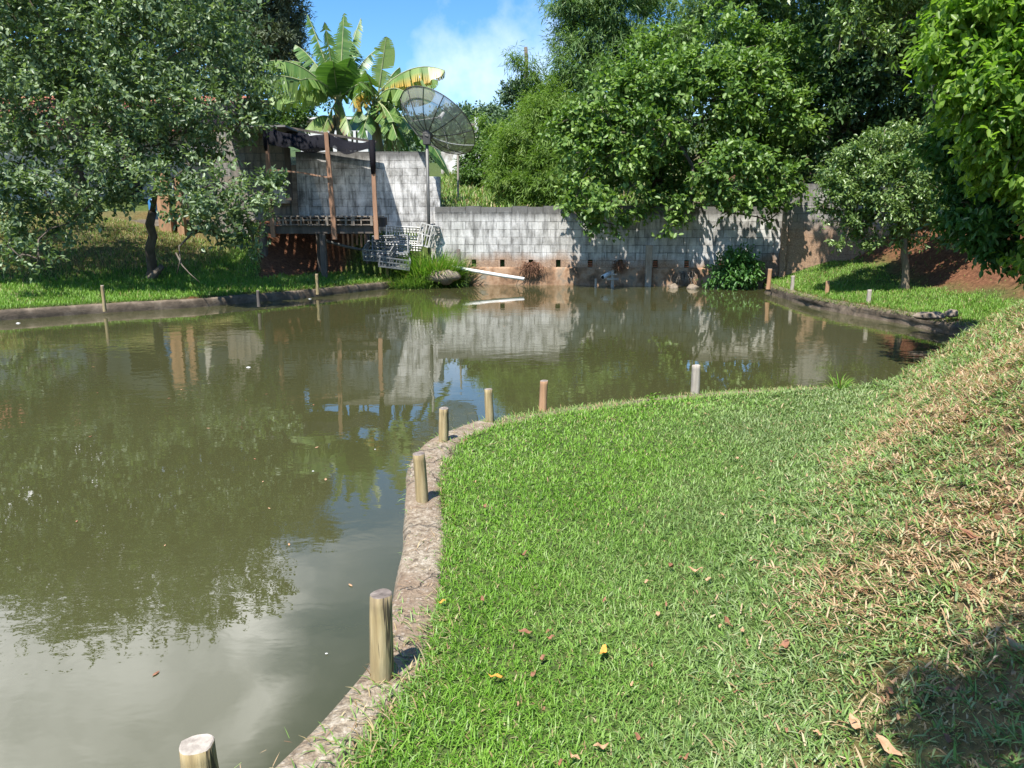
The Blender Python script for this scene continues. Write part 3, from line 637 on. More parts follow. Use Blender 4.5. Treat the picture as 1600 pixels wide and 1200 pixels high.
# ------------------------------------------------------------ crates piled against the wall
def crate(label, px, py, Y, w_, d_, h_, rot, mat, holes=True):
    """open lattice crate: posts, rims and bars, origin at the base centre"""
    e = aY(px, py, Y)
    o0 = empty('plastic_crate', e, label, 'crate', 'crates piled by the tall wall'); o0.rotation_euler = rot
    mb = MB(); x, y = w_/2, d_/2; s = .015
    for sx in (-1,1):
        for sy in (-1,1): mb.box((sx*x-s, sy*y-s, 0),(sx*x+s, sy*y+s, h_))
    for z in (0, h_*.5-.5*s, h_-2*s):
        for sy in (-1,1): mb.box((-x-.003, sy*y-s*.8, z+.002),(x+.003, sy*y+s*.8, z+2*s+.002))
        for sx in (-1,1): mb.box((sx*x-s*.8, -y, z+.004),(sx*x+s*.8, y, z+2*s-.002))
    nb = int(w_/.085)
    for i in range(1, nb):
        xx = -x + i*w_/nb
        for sy in (-1,1): mb.box((xx-.010, sy*y-.010, .02),(xx+.010, sy*y+.010, h_-.02))
    nb = int(d_/.085)
    for i in range(1, nb):
        yy = -y + i*d_/nb
        for sx in (-1,1): mb.box((sx*x-.010, yy-.010, .02),(sx*x+.010, yy+.010, h_-.02))
    a__ = mb.build('lattice_side', M[mat]); a__.parent = o0
    mb = MB(); 
    for i in range(1, int(w_/.07)): xx = -x + .07*i; mb.box((xx-.012, -y, .006),(xx+.012, y, .018))
    for i in range(1, int(d_/.07)): yy = -y + .07*i; mb.box((-x, yy-.012, .020),(x, yy+.012, .032))
    a__ = mb.build('bottom_grid', M[mat]); a__.parent = o0
crate('white lattice crate on top of the pile, tipped towards the water', 632, 377, 21.75, .98, .55, .34, (R(62), R(3), R(6)), 'crate_white')
crate('grey lattice crate lying below the white one in the pile', 612, 388, 21.35, .95, .5, .34, (R(70), R(-2), R(2)), 'crate_grey')
crate('grey crate low at the left end of the pile, sunk in weeds', 594, 402, 21.0, .75, .5, .34, (R(25), R(4), R(-8)), 'crate_grey')
crate('grey crate lying in the grass at the foot of the pile', 615, 416, 20.9, .8, .5, .28, (R(12), R(8), R(12)), 'crate_grey')
crate('white rimmed crate standing on end at the right of the pile', 664, 385, 21.7, .34, .34, .62, (R(-4), R(14), R(-20)), 'crate_white')
crate('grey basket crate highest against the pillar of the tall wall', 679, 366, 21.9, .3, .3, .25, (R(20), R(-6), R(10)), 'crate_grey')

# ------------------------------------------------------------ pipes, roots, stake
a_ = aY(703, 416, 21.5); b_ = aY(819, 436, 20.6)
o = MB().tube([a_, a_.lerp(b_,.33)-Vector((0,0,.012)), a_.lerp(b_,.66)-Vector((0,0,.012)), b_], .048, 12).build('white_pipe', M['pvc'], smooth=True)
put(o, 'long white plastic pipe lying slanted from the kerb to the water', 'pipe')
a_ = aY(942, 433, 21.0); b_ = aY(953, 428, 21.45)
pi = empty('outlet_pipe', a_, 'short wide whitish outlet pipe held on a stick bracket by the long wall', 'pipe')
MB().tube([a_, b_+Vector((.1,.1,.05))], .062, 14).build('pipe', M['pvc'], pi, smooth=True)
MB().tube([a_-Vector((.004,.02,0)), a_-Vector((.004,.012,0))], .048, 14).build('pipe_mouth', M['black'], pi)
mb = MB(); q = aY(957, 440, 20.95); mb.box((q.x-.035,q.y,-.4),(q.x+.035,q.y+.05,.46)).box((q.x-.16,q.y-.03,.20),(q.x+.16,q.y-.003,.26)).box((q.x-.06,q.y-.03,.33),(q.x+.12,q.y-.003,.37))
q = aY(931, 440, 20.95); mb.box((q.x-.03,q.y,-.4),(q.x+.03,q.y+.05,.24))
mb.build('stick_bracket', M['post_grey'], pi)
def fibres(name, px, py, Y, w_, h_, n, label, cat, mat='roots'):
    c_ = aY(px, py, Y); r_ = random.Random(px); mb = MB()
    for i in range(n):
        x0 = r_.gauss(0, w_*.35); z0 = r_.uniform(0, h_*.5); dx = r_.gauss(0, w_*.4)
        pts = [Vector((x0, .08, z0)), Vector((x0+dx*.5, -.02-r_.random()*.12, z0-h_*.1+r_.uniform(-.05,.08))), Vector((x0+dx, -.02-r_.random()*.1, z0-h_*r_.uniform(.4,.9)))]
        mb.tube(pts, [.008,.007,.004], 4)
    o = mb.build(name, M[mat]); o.location = c_; return put(o, label, cat)
fibres('root_clump', 829, 419, wallY(.5)-.10, .34, .34, 150, 'reddish brown clump of roots hanging from a weep hole over the water', 'roots')
fibres('root_clump', 968, 416, wallY(3)-.10, .24, .30, 60, 'thin dark roots dangling from a brick hole above the outlet pipe', 'roots')
fibres('root_clump', 1068, 434, wallY(4.7)-.10, .3, .34, 80, 'straw coloured dry roots by the waterline right of the column', 'roots', 'plank')
q = aY(716, 425, 21.6)
put(MB().tube([(q.x,q.y,-.2),(q.x+.03,q.y,.5),(q.x+.01,q.y,1.0)], [.07,.06,.05], 8, wob=.5).build('old_stake', M['darkwood'], smooth=True), 'short dark rotten stake against the left end of the long wall', 'stake')
# rocks at the waterline
def rock(px, py, z, s, seed, label, mat='rock'):
    bmv = []; c_ = aZ(px, py, z); n1, n2 = 10, 14; fs = []
    for i in range(n1+1):
        for k_ in range(n2):
            th = math.pi*i/n1; ph = 2*math.pi*k_/n2; d = Vector((math.sin(th)*math.cos(ph), math.sin(th)*math.sin(ph), math.cos(th)))
            r_ = 1+.45*mnoise.noise(d*1.4+Vector((seed,0,0)))+.15*mnoise.noise(d*4+Vector((seed,0,0))); bmv.append((d.x*s[0]*r_, d.y*s[1]*r_, d.z*s[2]*r_))
    for i in range(n1):
        for k_ in range(n2): fs.append((i*n2+k_, i*n2+(k_+1)%n2, (i+1)*n2+(k_+1)%n2, (i+1)*n2+k_))
    o = MB().add(bmv, fs).build('stone', M[mat], smooth=True); o.location = c_; put(o, label, 'stone', 'stones at the pond edge')
rock(716, 440, .05, (.26,.2,.13), 1, 'ochre stone at the waterline below the end of the white pipe')
rock(692, 432, .3, (.42,.3,.2), 2, 'mossy boulder in the corner between the left kerb and long wall')
rock(1052, 449, .02, (.14,.12,.10), 3, 'small dark stone at the waterline right of the concrete column')
rock(1082, 450, .02, (.16,.12,.09), 4, 'dark stone at the waterline beside the dry straw roots')
rock(1453, 493, .30, (.26,.14,.06), 5, 'flat pale stone lying on the right bank edge')
rock(1487, 490, .32, (.10,.09,.07), 6, 'small round pale stone on the right bank grass')

# ------------------------------------------------------------ left house platform seen through the tree
pf = empty('timber_porch', (-12, 23.4, 1.5), 'low timber porch with reddish posts half hidden behind the left tree', 'porch')
a_ = aY(128, 350, 23.2); b_ = aY(408, 350, 23.2)
MB().box((a_.x, 23.2, aY(0,353,23.2).z), (b_.x, 23.35, aY(0,344,23.2).z)).build('edge_beam', M['plank'], pf)
MB().box((a_.x, 23.36, aY(0,346,23.2).z), (b_.x, 25.6, aY(0,343,23.2).z)).build('floor_boards', M['plank'], pf)
for px, y0, wd in ((255,376,.22),(264,374,.16),(283,368,.2)):
    x = aY(px, 350, 22.9).x; MB().box((x-wd/2, 22.85, aY(px,y0,22.9).z-.1), (x+wd/2, 22.85+wd, aY(px, 318 if px > 280 else 308, 22.9).z+.7)).build('post', M['post_red'], pf, bevel=.01)
hs_ = empty('farm_house', (-14, 26, 1.6), 'low pale house with orange clay roof behind the left tree', 'house')
MB().box((-24, 26.2, 1.0), (-9.6, 32, 4.55)).build('wall', M['house_wall'], hs_)
mb = MB(); 
def roofplane(x0, x1, y0, z0, y1, z1):
    n_ = int((x1-x0)/.11)
    for i in range(n_+1):
        x = x0 + (x1-x0)*i/n_; dz = .035*(i % 2)
        mb.v.append((x, y0, z0+dz)); mb.v.append((x, y1, z1+dz))
    b = len(mb.v) - 2*(n_+1)
    for i in range(n_): mb.f.append((b+2*i, b+2*i+2, b+2*i+3, b+2*i+1)); mb.m.append(0)
roofplane(-25, -9.2, 25.4, 4.5, 29.2, 6.1); roofplane(-25, -9.2, 33, 4.5, 29.2, 6.1)
mb.build('clay_roof', M['roof'], hs_)
MB().box((-13.2,26.17,2.3),(-12.2,26.197,3.5)).build('window', M['black'], hs_)
MB().box((-19.2,26.17,1.9),(-18.2,26.197,3.9)).build('door', M['pole'], hs_)
mb = MB(); a_ = aY(285,250,24.4); b_ = aY(408,262,24.4); mb.box((0,0,0),(b_.x-a_.x, 2.2, .05), rot=Matrix.Rotation(R(14),3,'X'), org=(a_.x, 23.2, a_.z))
for i in range(24): xx = a_.x + (b_.x-a_.x)*i/24; mb.box((0,0,.052),(.05,2.2,.085), rot=Matrix.Rotation(R(14),3,'X'), org=(xx, 23.2, a_.z))
mb.build('lean_to_roof', M['sheet'], hs_)
MB().box((a_.x+.1, 24.6, 1.6), (b_.x+.4, 24.8, a_.z+.3)).build('lean_to_wall', M['house_wall'], hs_)
q = aY(240, 326, 23.6)
put(MB().tube([(q.x,q.y,q.z-.35),(q.x,q.y,q.z-.1),(q.x,q.y,q.z+.2),(q.x,q.y,q.z+.3)], [.12,.14,.14,.09], 14).build('blue_drum', M['blue'], smooth=True), 'small blue plastic drum on the timber porch', 'drum')
q = aY(410, 205, 26.5); tq = aY(410, 158, 26.5)
ch = empty('brick_chimney', (q.x, 26.5, 3), 'square orange brick chimney rising behind the banana plants', 'chimney')
MB().box((q.x-.24, 26.3, 3.0), (q.x+.24, 26.8, tq.z-.22)).build('shaft', M['brick_red'], ch)
mb = MB()
for sx in (-1, 0, 1): 
    for yy in (26.28, 26.7): mb.box((q.x+sx*.22-.06, yy, tq.z-.218), (q.x+sx*.22+.06, yy+.12, tq.z-.08))
mb.box((q.x-.33, 26.22, tq.z-.078), (q.x+.33, 26.88, tq.z)); mb.build('cap', M['brick_red'], ch)
h2 = empty('white_house', (-6, 33, 3), 'small white house with a green glass strip behind the banana plants', 'house')
a_ = aY(470, 235, 33); b_ = aY(574, 204, 33)
MB().box((a_.x, 33, 2.5), (b_.x, 37, b_.z)).build('wall', M['house_white'], h2)
MB().box((a_.x-.2, 32.8, b_.z+.42), (b_.x+.15, 37.2, b_.z+.5)).build('roof_slab', M['house_white'], h2)
MB().box((aY(545,200,33).x, 33.02, b_.z+.003), (b_.x-.1, 36, b_.z+.417)).build('glass_strip', M['glass'], h2)
# old whitewashed wall up the slope, pole
a_ = aY(690, 300, 36); b_ = aY(800, 300, 36)
put(MB().box((a_.x, 36, 2.2), (b_.x, 36.25, aY(700,237,36).z)).build('whitewashed_wall', M['old_white']), 'old blotchy whitewashed wall half covered by plants up the slope', 'wall')
q = aY(745, 240, 60); tq = aY(745, 183, 60)
up = empty('utility_pole', (q.x, 60, 5), 'distant pale concrete utility pole below the wooded ridge', 'pole')
MB().tube([(q.x,60,5.5),(q.x,60,tq.z)], [.2,.15], 8).build('shaft', M['pvc'], up)
MB().box((q.x-.7, 59.9, tq.z-.6),(q.x+.7, 60.05, tq.z-.45)).build('crossarm', M['plank'], up)
mb = MB()
for px in (716, 562, 555):
    a_ = aY(px, 345, 24.6 if px < 600 else 25.5); mb = MB().tube([(a_.x, a_.y, 1.5), (a_.x+.02, a_.y, aY(px, 205 if px < 600 else 240, a_.y).z)], .035, 6)
    put(mb.build('fence_stake', M['post_grey']), {716:'thin grey stake on the slope below the dish',562:'slim grey stake between the two banana plants',555:'slim grey stake hidden beside the left banana stem'}[px], 'stake')

# ------------------------------------------------------------ banana plants
def banana_mat():
    m, t, p, out = new_mat('banana_leaf'); a = N(t, 'ShaderNodeAttribute', attribute_name='tint'); sp = N(t, 'ShaderNodeSeparateColor'); t.links.new(a.outputs['Color'], sp.inputs[0])
    c = ramp(t, sp.outputs[0], [(0,(.05,.12,.03)),(.5,(.11,.22,.05)),(1,(.24,.34,.10))])
    c = mixc(t, mrange(t, sp.outputs[1], .35, .65), c, (.62,.36,.06)); c = mixc(t, mrange(t, sp.outputs[2], .35, .65), c, (.26,.15,.075))
    t.links.new(c, p.inputs['Base Color']); p.inputs['Roughness'].default_value = .38; p.inputs['Specular IOR Level'].default_value = .5
    tr = N(t, 'ShaderNodeBsdfTranslucent'); t.links.new(mixc(t, 1.0, c, (1.0,1.15,.5), 'MULTIPLY'), tr.inputs[0])
    mx = N(t, 'ShaderNodeMixShader', i_0=.33); t.links.new(p.outputs[0], mx.inputs[1]); t.links.new(tr.outputs[0], mx.inputs[2]); t.links.new(mx.outputs[0], out.inputs[0])
    return m
M['banana_leaf'] = banana_mat(); M['banana_stem'] = nm('banana_stem', [(.3,(.10,.07,.04)),(.55,(.24,.2,.11)),(.8,(.30,.32,.16))], 5, (1,1,.2), .7, .3, .006)
M['banana_rib'] = nm('banana_rib', [(.3,(.2,.24,.10)),(.7,(.34,.36,.18))], 5, (1,1,1), .5, .1, .002)
def banana_leaf(par, p0, p1, p2, wd, rs, yellow=0, brown=0, tear=.5, fold=.5, tone=.5, pet=.16):
    n = 34; pts = []
    for i in range(n+1):
        t = i/n; pts.append(p0*(1-t)**2 + p1*2*t*(1-t) + p2*t*t)
    V = []; F = []; T = []
    view = Vector((0,-1,.15))
    i0 = int(pet*n)
    lag = {-1: 0.0, 1: 0.0}
    for sd_ in (-1, 1):
        torn = 0.0
        for i in range(i0, n):
            t = (i-i0)/(n-i0); t2 = (i+1-i0)/(n-i0)
            d = (pts[i+1]-pts[i]).normalized()
            side = d.cross(Vector((0,0,1))) 
            if side.length < .3: side = d.cross(Vector((0,1,0)))
            side.normalize(); side = (side + Vector((.55*side.x, 0, 0))).normalized()
            nrm = side.cross(d).normalized()
            if rs.random() < tear*.6: torn = rs.uniform(-.25,.5)
            def w_(q): return wd*.80*(math.sin(math.pi*min(1, q*.93+.07))**.55)*(1 if q < .97 else .45)
            dr = fold + torn
            drop = Vector((0,0,-1))
            o1 = side*sd_*w_(t)*math.cos(dr) + drop*w_(t)*math.sin(dr) + d*w_(t)*.28
            o2 = side*sd_*w_(t2)*math.cos(dr) + drop*w_(t2)*math.sin(dr) + d*w_(t2)*.28
            gap = .16*(pts[i+1]-pts[i]) if (rs.random() < tear*1.2) else Vector()
            b = len(V)
            m1 = pts[i] + o1*.5 + nrm*.03*w_(t); m2 = pts[i+1] + o2*.5 + nrm*.03*w_(t2)
            V += [pts[i], pts[i+1], m2, m1, pts[i+1]+o2-gap*2, pts[i]+o1+gap*2]
            F += [(b, b+1, b+2, b+3), (b+3, b+2, b+4, b+5)]
            k = tone + rs.uniform(-.28,.28)
            yy = yellow*(1.0 if rs.random() < .8 else .3)
            for q in range(6):
                e = (0,0,.5,.5,1,1)[q]
                T.append((k + .15*e, yy*(.35+.9*e) if yellow else 0, brown*(.2+.9*e)*(rs.random()**.5)))
    o = np_mesh('leaf', [tuple(v) for v in V], F, M['banana_leaf'], np.array(T), par)
    o.location = tuple(-c for c in par.location)
    rb = MB().tube(pts[::2], [.035*(1-.8*j/(len(pts[::2])-1)) for j in range(len(pts[::2]))], 5).build('midrib', M['banana_rib'])
    rb.parent = o
def banana(label, cpx, cpy, Y, stem_pts, leaves, seed):
    rs = random.Random(seed); c = aY(cpx, cpy, Y)
    e = empty('banana_plant', (c.x, Y, 2.2), label, 'banana plant', 'banana plants behind the tall wall')
    for sp_, r0, r1 in stem_pts:
        pts = [aY(a, b, Y) for a, b in sp_]
        MB().tube(pts, list(np.linspace(r0, r1, len(pts))), 10, wob=.25, seed=seed).build('stem', M['banana_stem'], e, smooth=True)
    for L in leaves:
        (tx, ty, dy, lift, wd) = L[:5]; kw = L[5] if len(L) > 5 else {}
        org = kw.pop('org', (cpx, cpy))
        p0 = aY(org[0]+rs.uniform(-4,4), org[1]+rs.uniform(-4,6), Y); p2 = aY(tx, ty, Y+dy)
        mid = p0.lerp(p2, .5) + Vector((0, 0, lift)); 
        banana_leaf(e, p0, mid, p2, wd, rs, **kw)
    return e
banana('tall banana plant with upright torn leaves, left of the pair', 530, 158, 24.6,
 [([(536,262),(534,215),(529,175),(528,152)], .19, .10), ([(518,262),(515,225),(524,180)], .12, .07), ([(545,262),(541,225),(534,185)], .11, .06)],
 [(480,22,.3,.25,.5,dict(fold=.7,tear=.8)), (507,34,-.5,.3,.5,dict(fold=.8,tear=.8,tone=.7)), (538,20,.2,.25,.52,dict(fold=.55,tear=.7)), (564,28,.6,.4,.5,dict(fold=.9,tear=.9)),
  (461,70,.5,.5,.55,dict(fold=.6,tone=.35)), (410,98,-1.3,.9,.7,dict(fold=.95,tone=.7)), (388,124,-2.2,.75,.8,dict(fold=1.05,tone=.95,brown=.30,tear=.8)),
  (420,154,-.2,.35,.7,dict(fold=.95,tone=.8)), (593,75,.8,.5,.45,dict(fold=.7,tear=.9,tone=.2)), (478,203,-1.0,.5,.6,dict(fold=.7,tone=.75,org=(522,190))),
  (520,95,-1.2,.15,.7,dict(fold=.25,tone=.25,tear=.2)), (548,90,-1.0,.2,.7,dict(fold=.3,tone=.3,tear=.2)), (495,110,.8,.3,.7,dict(fold=.3,tone=.3)), (570,110,.3,.3,.7,dict(fold=.5,tone=.4)), (500,75,.8,.3,.6,dict(tone=.3)), (540,60,1,.2,.7,dict(tone=.35)), (452,95,.9,.6,.6,dict(fold=.9,tone=.5)), (470,125,-1.4,.5,.6,dict(fold=.9,tone=.6)), (575,130,-1.3,.35,.6,dict(fold=.8,tone=.3)), (505,205,-1.2,.2,.4,dict(fold=1.0,brown=.8,tone=.9)), (548,215,-.9,.3,.4,dict(fold=1.0,brown=.7,tone=.9)), (556,75,1,.2,.6,dict(tone=.45))], 3)
banana('banana plant with a long orange edged leaf reaching right above the dish', 588, 160, 23.8,
 [([(592,262),(590,225),(586,190),(586,158)], .15, .09), ([(604,262),(596,230),(592,200)], .07, .05), ([(578,262),(586,220)], .08, .06)],
 [(604,57,-.2,.1,.42,dict(fold=.25,tear=.45,tone=.95,org=(588,160),pet=.25)), (695,110,-.5,.75,.7,dict(fold=1.0,tone=.8,yellow=.5,tear=.5,org=(590,150))), (684,126,.3,.6,.7,dict(fold=1.0,tone=.6)), (679,143,.8,.5,.7,dict(fold=1.0,tone=.55)),
  (549,160,-.8,.55,.6,dict(fold=1.0,yellow=.95,tone=.9,pet=.25)), (640,205,-.6,.7,.6,dict(fold=.6,tone=.65)), (658,226,-.1,.7,.55,dict(fold=.6,tone=.45)), (552,190,-.7,.6,.6,dict(fold=.7,tone=.2)), (565,215,-1,.4,.5,dict(fold=.7,tone=.2)),
  (615,190,-1.2,.3,.6,dict(fold=.4,tone=.55)), (570,110,-.9,.3,.5,dict(fold=.5,tone=.5)), (702,276,-.6,1.3,.42,dict(fold=.25,tone=.25,tear=.1,org=(612,205))), (635,170,.5,.4,.6,dict(tone=.3)), (625,105,.8,.3,.6,dict(fold=.8,tone=.4)), (640,150,-1.0,.55,.6,dict(fold=1.0,tone=.7)), (560,130,-1.2,.4,.55,dict(fold=.9,tone=.6)), (620,215,-1.5,.5,.55,dict(fold=.9,tone=.5)),
  (603,182,-1.4,.3,.3,dict(brown=.95,fold=1.1)), (628,240,.2,.8,.5,dict(brown=.8,fold=1.1,tone=.9)), (612,245,.3,.6,.4,dict(brown=.95,fold=1.1)), (645,250,.6,.8,.4,dict(brown=.5,yellow=.3,fold=1.0))], 5)

# ------------------------------------------------------------ leaves, crowns, trees
def cloud(blobs, n_twig, per, L, W, seed, droop=.25, shell=.55, shape='hex', out=.8, tone=(0.5,.22), squash=1.0, hang=0.0, spread=.9, twl=None, lump=.35, full=False, clump=11):
    """blobs: [(x,y,z,r)] world.  Returns V, F, tint of leafy twigs spread over the blobs."""
    rs = np.random.RandomState(seed); B = np.array(blobs, float)
    wgt = B[:,3]**2; wgt /= wgt.sum(); bi = rs.choice(len(B), n_twig, p=wgt)
    u = rs.normal(size=(n_twig,3)); u /= np.linalg.norm(u, axis=1, keepdims=True)
    # uneven outline
    ln = np.zeros(n_twig)
    for k in range(5):
        q = rs.normal(size=3)*(1.6+k*1.3); ph = rs.uniform(0,6.28); ln += np.sin(u@q*1.8 + ph + bi*1.7)/(1+.5*k)
    rad = B[bi,3]*(shell + (1-shell)*rs.uniform(0,1,n_twig)**.6)*(1+lump*.33*ln)
    if full: rad = B[bi,3]*rs.uniform(0,1,n_twig)**.45
    c = B[bi,:3] + u*rad[:,None]*np.array([1,1,squash])
    if clump:
        # sprays: most twigs gather round spray centres on each blob, leaving gaps between them
        nc_ = np.maximum(4, (clump*(B[:,3]/np.median(B[:,3]))**1.6).astype(int)); cc = []; cs = []; start = []
        for i_ in range(len(B)):
            start.append(len(cc))
            for _ in range(nc_[i_]):
                d_ = rs.normal(size=3); d_ /= np.linalg.norm(d_); d_[2] = d_[2]*.9+.12
                cc.append(B[i_,:3] + d_*B[i_,3]*rs.uniform(.55,1.12)); cs.append(B[i_,3]*rs.uniform(.20,.42))
        cc = np.array(cc); cs = np.array(cs); start = np.array(start); ci = start[bi] + (rs.uniform(size=n_twig)*nc_[bi]).astype(int)
        g = rs.normal(size=(n_twig,3))*np.array([1,1,.62]); g /= np.linalg.norm(g,axis=1,keepdims=True); g *= rs.uniform(0,1,n_twig)[:,None]**.5
        c2 = cc[ci] + g*cs[ci][:,None]; use = (rs.uniform(size=n_twig) < .86)[:,None]
        c = np.where(use, c2, B[bi,:3]+u*(B[bi,3]*rs.uniform(.2,.8,n_twig))[:,None]); u = np.where(use, (c-B[bi,:3])*.6/B[bi,3:4]+g*.6, u); u /= np.linalg.norm(u,axis=1,keepdims=True)+1e-9
    td = u*out + rs.normal(size=(n_twig,3))*.45 + np.array([0,0,.25-hang]); td /= np.linalg.norm(td, axis=1, keepdims=True)
    twl = twl or L*2.6
    cell = np.sin(c@np.array([2.1,1.3,1.9])*1.6+seed)+np.sin(c@np.array([-1.7,2.3,1.1])*2.3)
    ttone = rs.normal(size=n_twig)*tone[1]*.6 + .07*cell
    T = np.repeat(np.arange(n_twig), per); k = np.tile(np.arange(per), n_twig)/max(per-1,1); m = len(T)
    base = c[T] + td[T]*((k-.3)*twl)[:,None] + rs.normal(size=(m,3))*L*.12
    ax = td[T]*(.25+.6*k)[:,None] + rs.normal(size=(m,3))*spread + np.array([0,0,-droop]); ax -= td[T]*0
    ax /= np.linalg.norm(ax, axis=1, keepdims=True)
    up = rs.normal(size=(m,3))*.5 + np.array([0,0,1.0]) + u[T]*.35
    sdv = np.cross(ax, up); sdv /= np.linalg.norm(sdv, axis=1, keepdims=True)+1e-9; nn = np.cross(sdv, ax)
    l = (L*rs.uniform(.7,1.2,m))[:,None]; w_ = (W*rs.uniform(.75,1.2,m))[:,None]*.5
    tint = np.clip(tone[0] + ttone[T] + rs.normal(size=m)*tone[1]*.6, 0, 1)
    if shape == 'hex':
        P = [base, base+ax*l*.33-sdv*w_*.9+nn*w_*.28, base+ax*l*.68-sdv*w_*.85+nn*w_*.2-nn*l*.03, base+ax*l-nn*l*.13, base+ax*l*.68+sdv*w_*.85+nn*w_*.2-nn*l*.03, base+ax*l*.33+sdv*w_*.9+nn*w_*.28]
        V = np.stack(P, 1).reshape(-1,3); o = np.arange(m)[:,None]*6
        F = np.concatenate([o+np.array([[0,1,2,3]]), o+np.array([[0,3,4,5]])], 0); k_ = 6
    else:
        P = [base, base+ax*l*.45-sdv*w_, base+ax*l-nn*l*.1, base+ax*l*.45+sdv*w_]
        V = np.stack(P, 1).reshape(-1,3); o = np.arange(m)[:,None]*4; F = o+np.array([[0,1,2,3]]); k_ = 4
    return V, F, np.repeat(tint, k_)
def pb(lst, Y=None):
    """(px, py, Y, r_px) -> world blobs"""
    o = []
    for b in lst:
        if len(b) == 4: px, py, y, r_ = b
        else: px, py, r_ = b; y = Y
        c = aY(px, py, y); o.append((c.x, c.y, c.z, r_/FPX*y))
    return o
def limbs(mb, base, top, blobs, r0, seed, n=None, twigs=3, rt=.018):
    rs = random.Random(seed); base = Vector(base); top = Vector(top)
    pts = [base.lerp(top, i/6) + Vector((rs.uniform(-1,1), rs.uniform(-1,1), 0))*r0*.5*(0 < i < 6) for i in range(7)]
    mb.tube(pts, [r0*1.35, r0*1.08, r0, r0*.95, r0*.9, r0*.85, r0*.75], 12, wob=.35, seed=seed)
    bl = list(blobs); rs.shuffle(bl); bl = bl[:n] if n else bl
    nodes = [(top, r0*.7)]
    bl.sort(key=lambda b: (Vector(b[:3])-top).length)
    for b in bl:
        tgt = Vector(b[:3]); par, pr = min(nodes, key=lambda q: (q[0]-tgt).length + (0 if q[0] == top else .35*(q[0]-top).length*.3))
        d = tgt-par; mid = par + d*.5 + Vector((rs.uniform(-1,1), rs.uniform(-1,1), rs.uniform(0,1.2)))*d.length*.14
        L_ = [par, par.lerp(mid,.55), mid, mid.lerp(tgt,.55)+Vector((0,0,d.length*.03)), tgt]; r1 = max(rt, pr*.55)
        mb.tube(L_, [pr*.75, (pr*.75+r1)/2, r1, r1*.85, r1*.7], 7, wob=.2, seed=seed); nodes.append((tgt, r1*.8)); nodes.append((mid, r1))
        for _ in range(twigs):
            e_ = tgt + Vector((rs.gauss(0,1), rs.gauss(0,1), rs.gauss(0,1))).normalized()*b[3]*rs.uniform(.6,.95)
            mb.tube([tgt, tgt.lerp(e_,.5)+Vector((0,0,.06)), e_], [r1*.5, r1*.32, .006], 5)
def tree(label, cat, name, base, top, r0, blobs, leafm, barkm, n_twig, per, L, W, seed, group=None, nl=None, extra=None, **kw):
    e = empty(name, base, label, cat, group)
    mb = MB(); limbs(mb, base, top, blobs, r0, seed, nl); 
    if extra: extra(mb)
    mb.build('trunk', M[barkm], e, smooth=True)
    V, F, T = cloud(blobs, n_twig, per, L, W, seed, **kw)
    o = np_mesh('crown', V, F, M[leafm], T, e); o.location = tuple(-c for c in base); return e
def G(x, y, dz=-.1): return Vector((x, y, gz(x, y)+dz))

# big left tree
bx = aY(232, 420, 18.6).x
LT = pb([(40,70,17.4,80),(120,45,17.6,85),(210,60,17.2,80),(300,75,17.6,75),(365,120,17.8,55),(60,170,16.8,80),(150,165,17.0,75),(240,160,16.8,70),(315,175,17,65),(385,185,17.6,42),
 (30,255,16.6,70),(110,260,16.4,70),(190,250,16.6,60),(255,225,17.2,50),(340,235,17.8,38),(80,318,16.3,45),(150,312,16.3,40),(212,290,16.3,36),(20,335,16.6,45),(105,350,16.4,28),(55,378,16.6,26),(12,380,16.8,30),
 (-60,100,17,110),(-80,230,17,100),(-60,330,17,60),(150,-30,17.8,110),(290,-20,18,90),(20,-60,17.5,100),(-120,-20,18,120)])
LT2 = pb([(285,305,16.0,34),(325,325,15.8,36),(370,320,15.8,38),(405,300,16,32),(345,285,16.2,34),(300,340,16,28),(380,350,16,32),(335,360,16.2,26),(425,322,15.9,20),(398,345,16,22),(270,280,16.2,30),(300,265,16.6,28)])
LT3 = pb([(30,400,15.6,22),(60,405,15.6,18),(12,385,15.6,22),(395,378,16.2,16),(340,385,16.2,14)])
tb = G(bx, 18.6); 
def lt_extra(mb):
    s = Vector((bx+.10, 18.45, gz(bx,18.5)+.0)); mb.tube([s, s+Vector((.12,-.05,.12)), s+Vector((.34,-.1,.32))], [.12,.10,.07], 9, wob=.6, seed=3)
    mb.tube([aY(275,395,16.3), aY(285,415,16.2), aY(297,428,16.1), aY(312,441,16.0)], [.02,.016,.012,.005], 5)
    mb.tube([aY(310,355,16.3), aY(280,385,16.3), aY(282,405,16.2), aY(276,430,16.2)], [.03,.02,.014,.005], 5)
tree('large spreading tree with grey green leaves on the left bank', 'tree', 'spreading_tree', tb, aY(238,330,18.2), .115, LT+LT2+LT3, 'guava', 'bark', 6400, 8, .125, .062, 11, clump=9, extra=lt_extra, shell=.35, droop=.1, tone=(.5,.3), lump=.5)
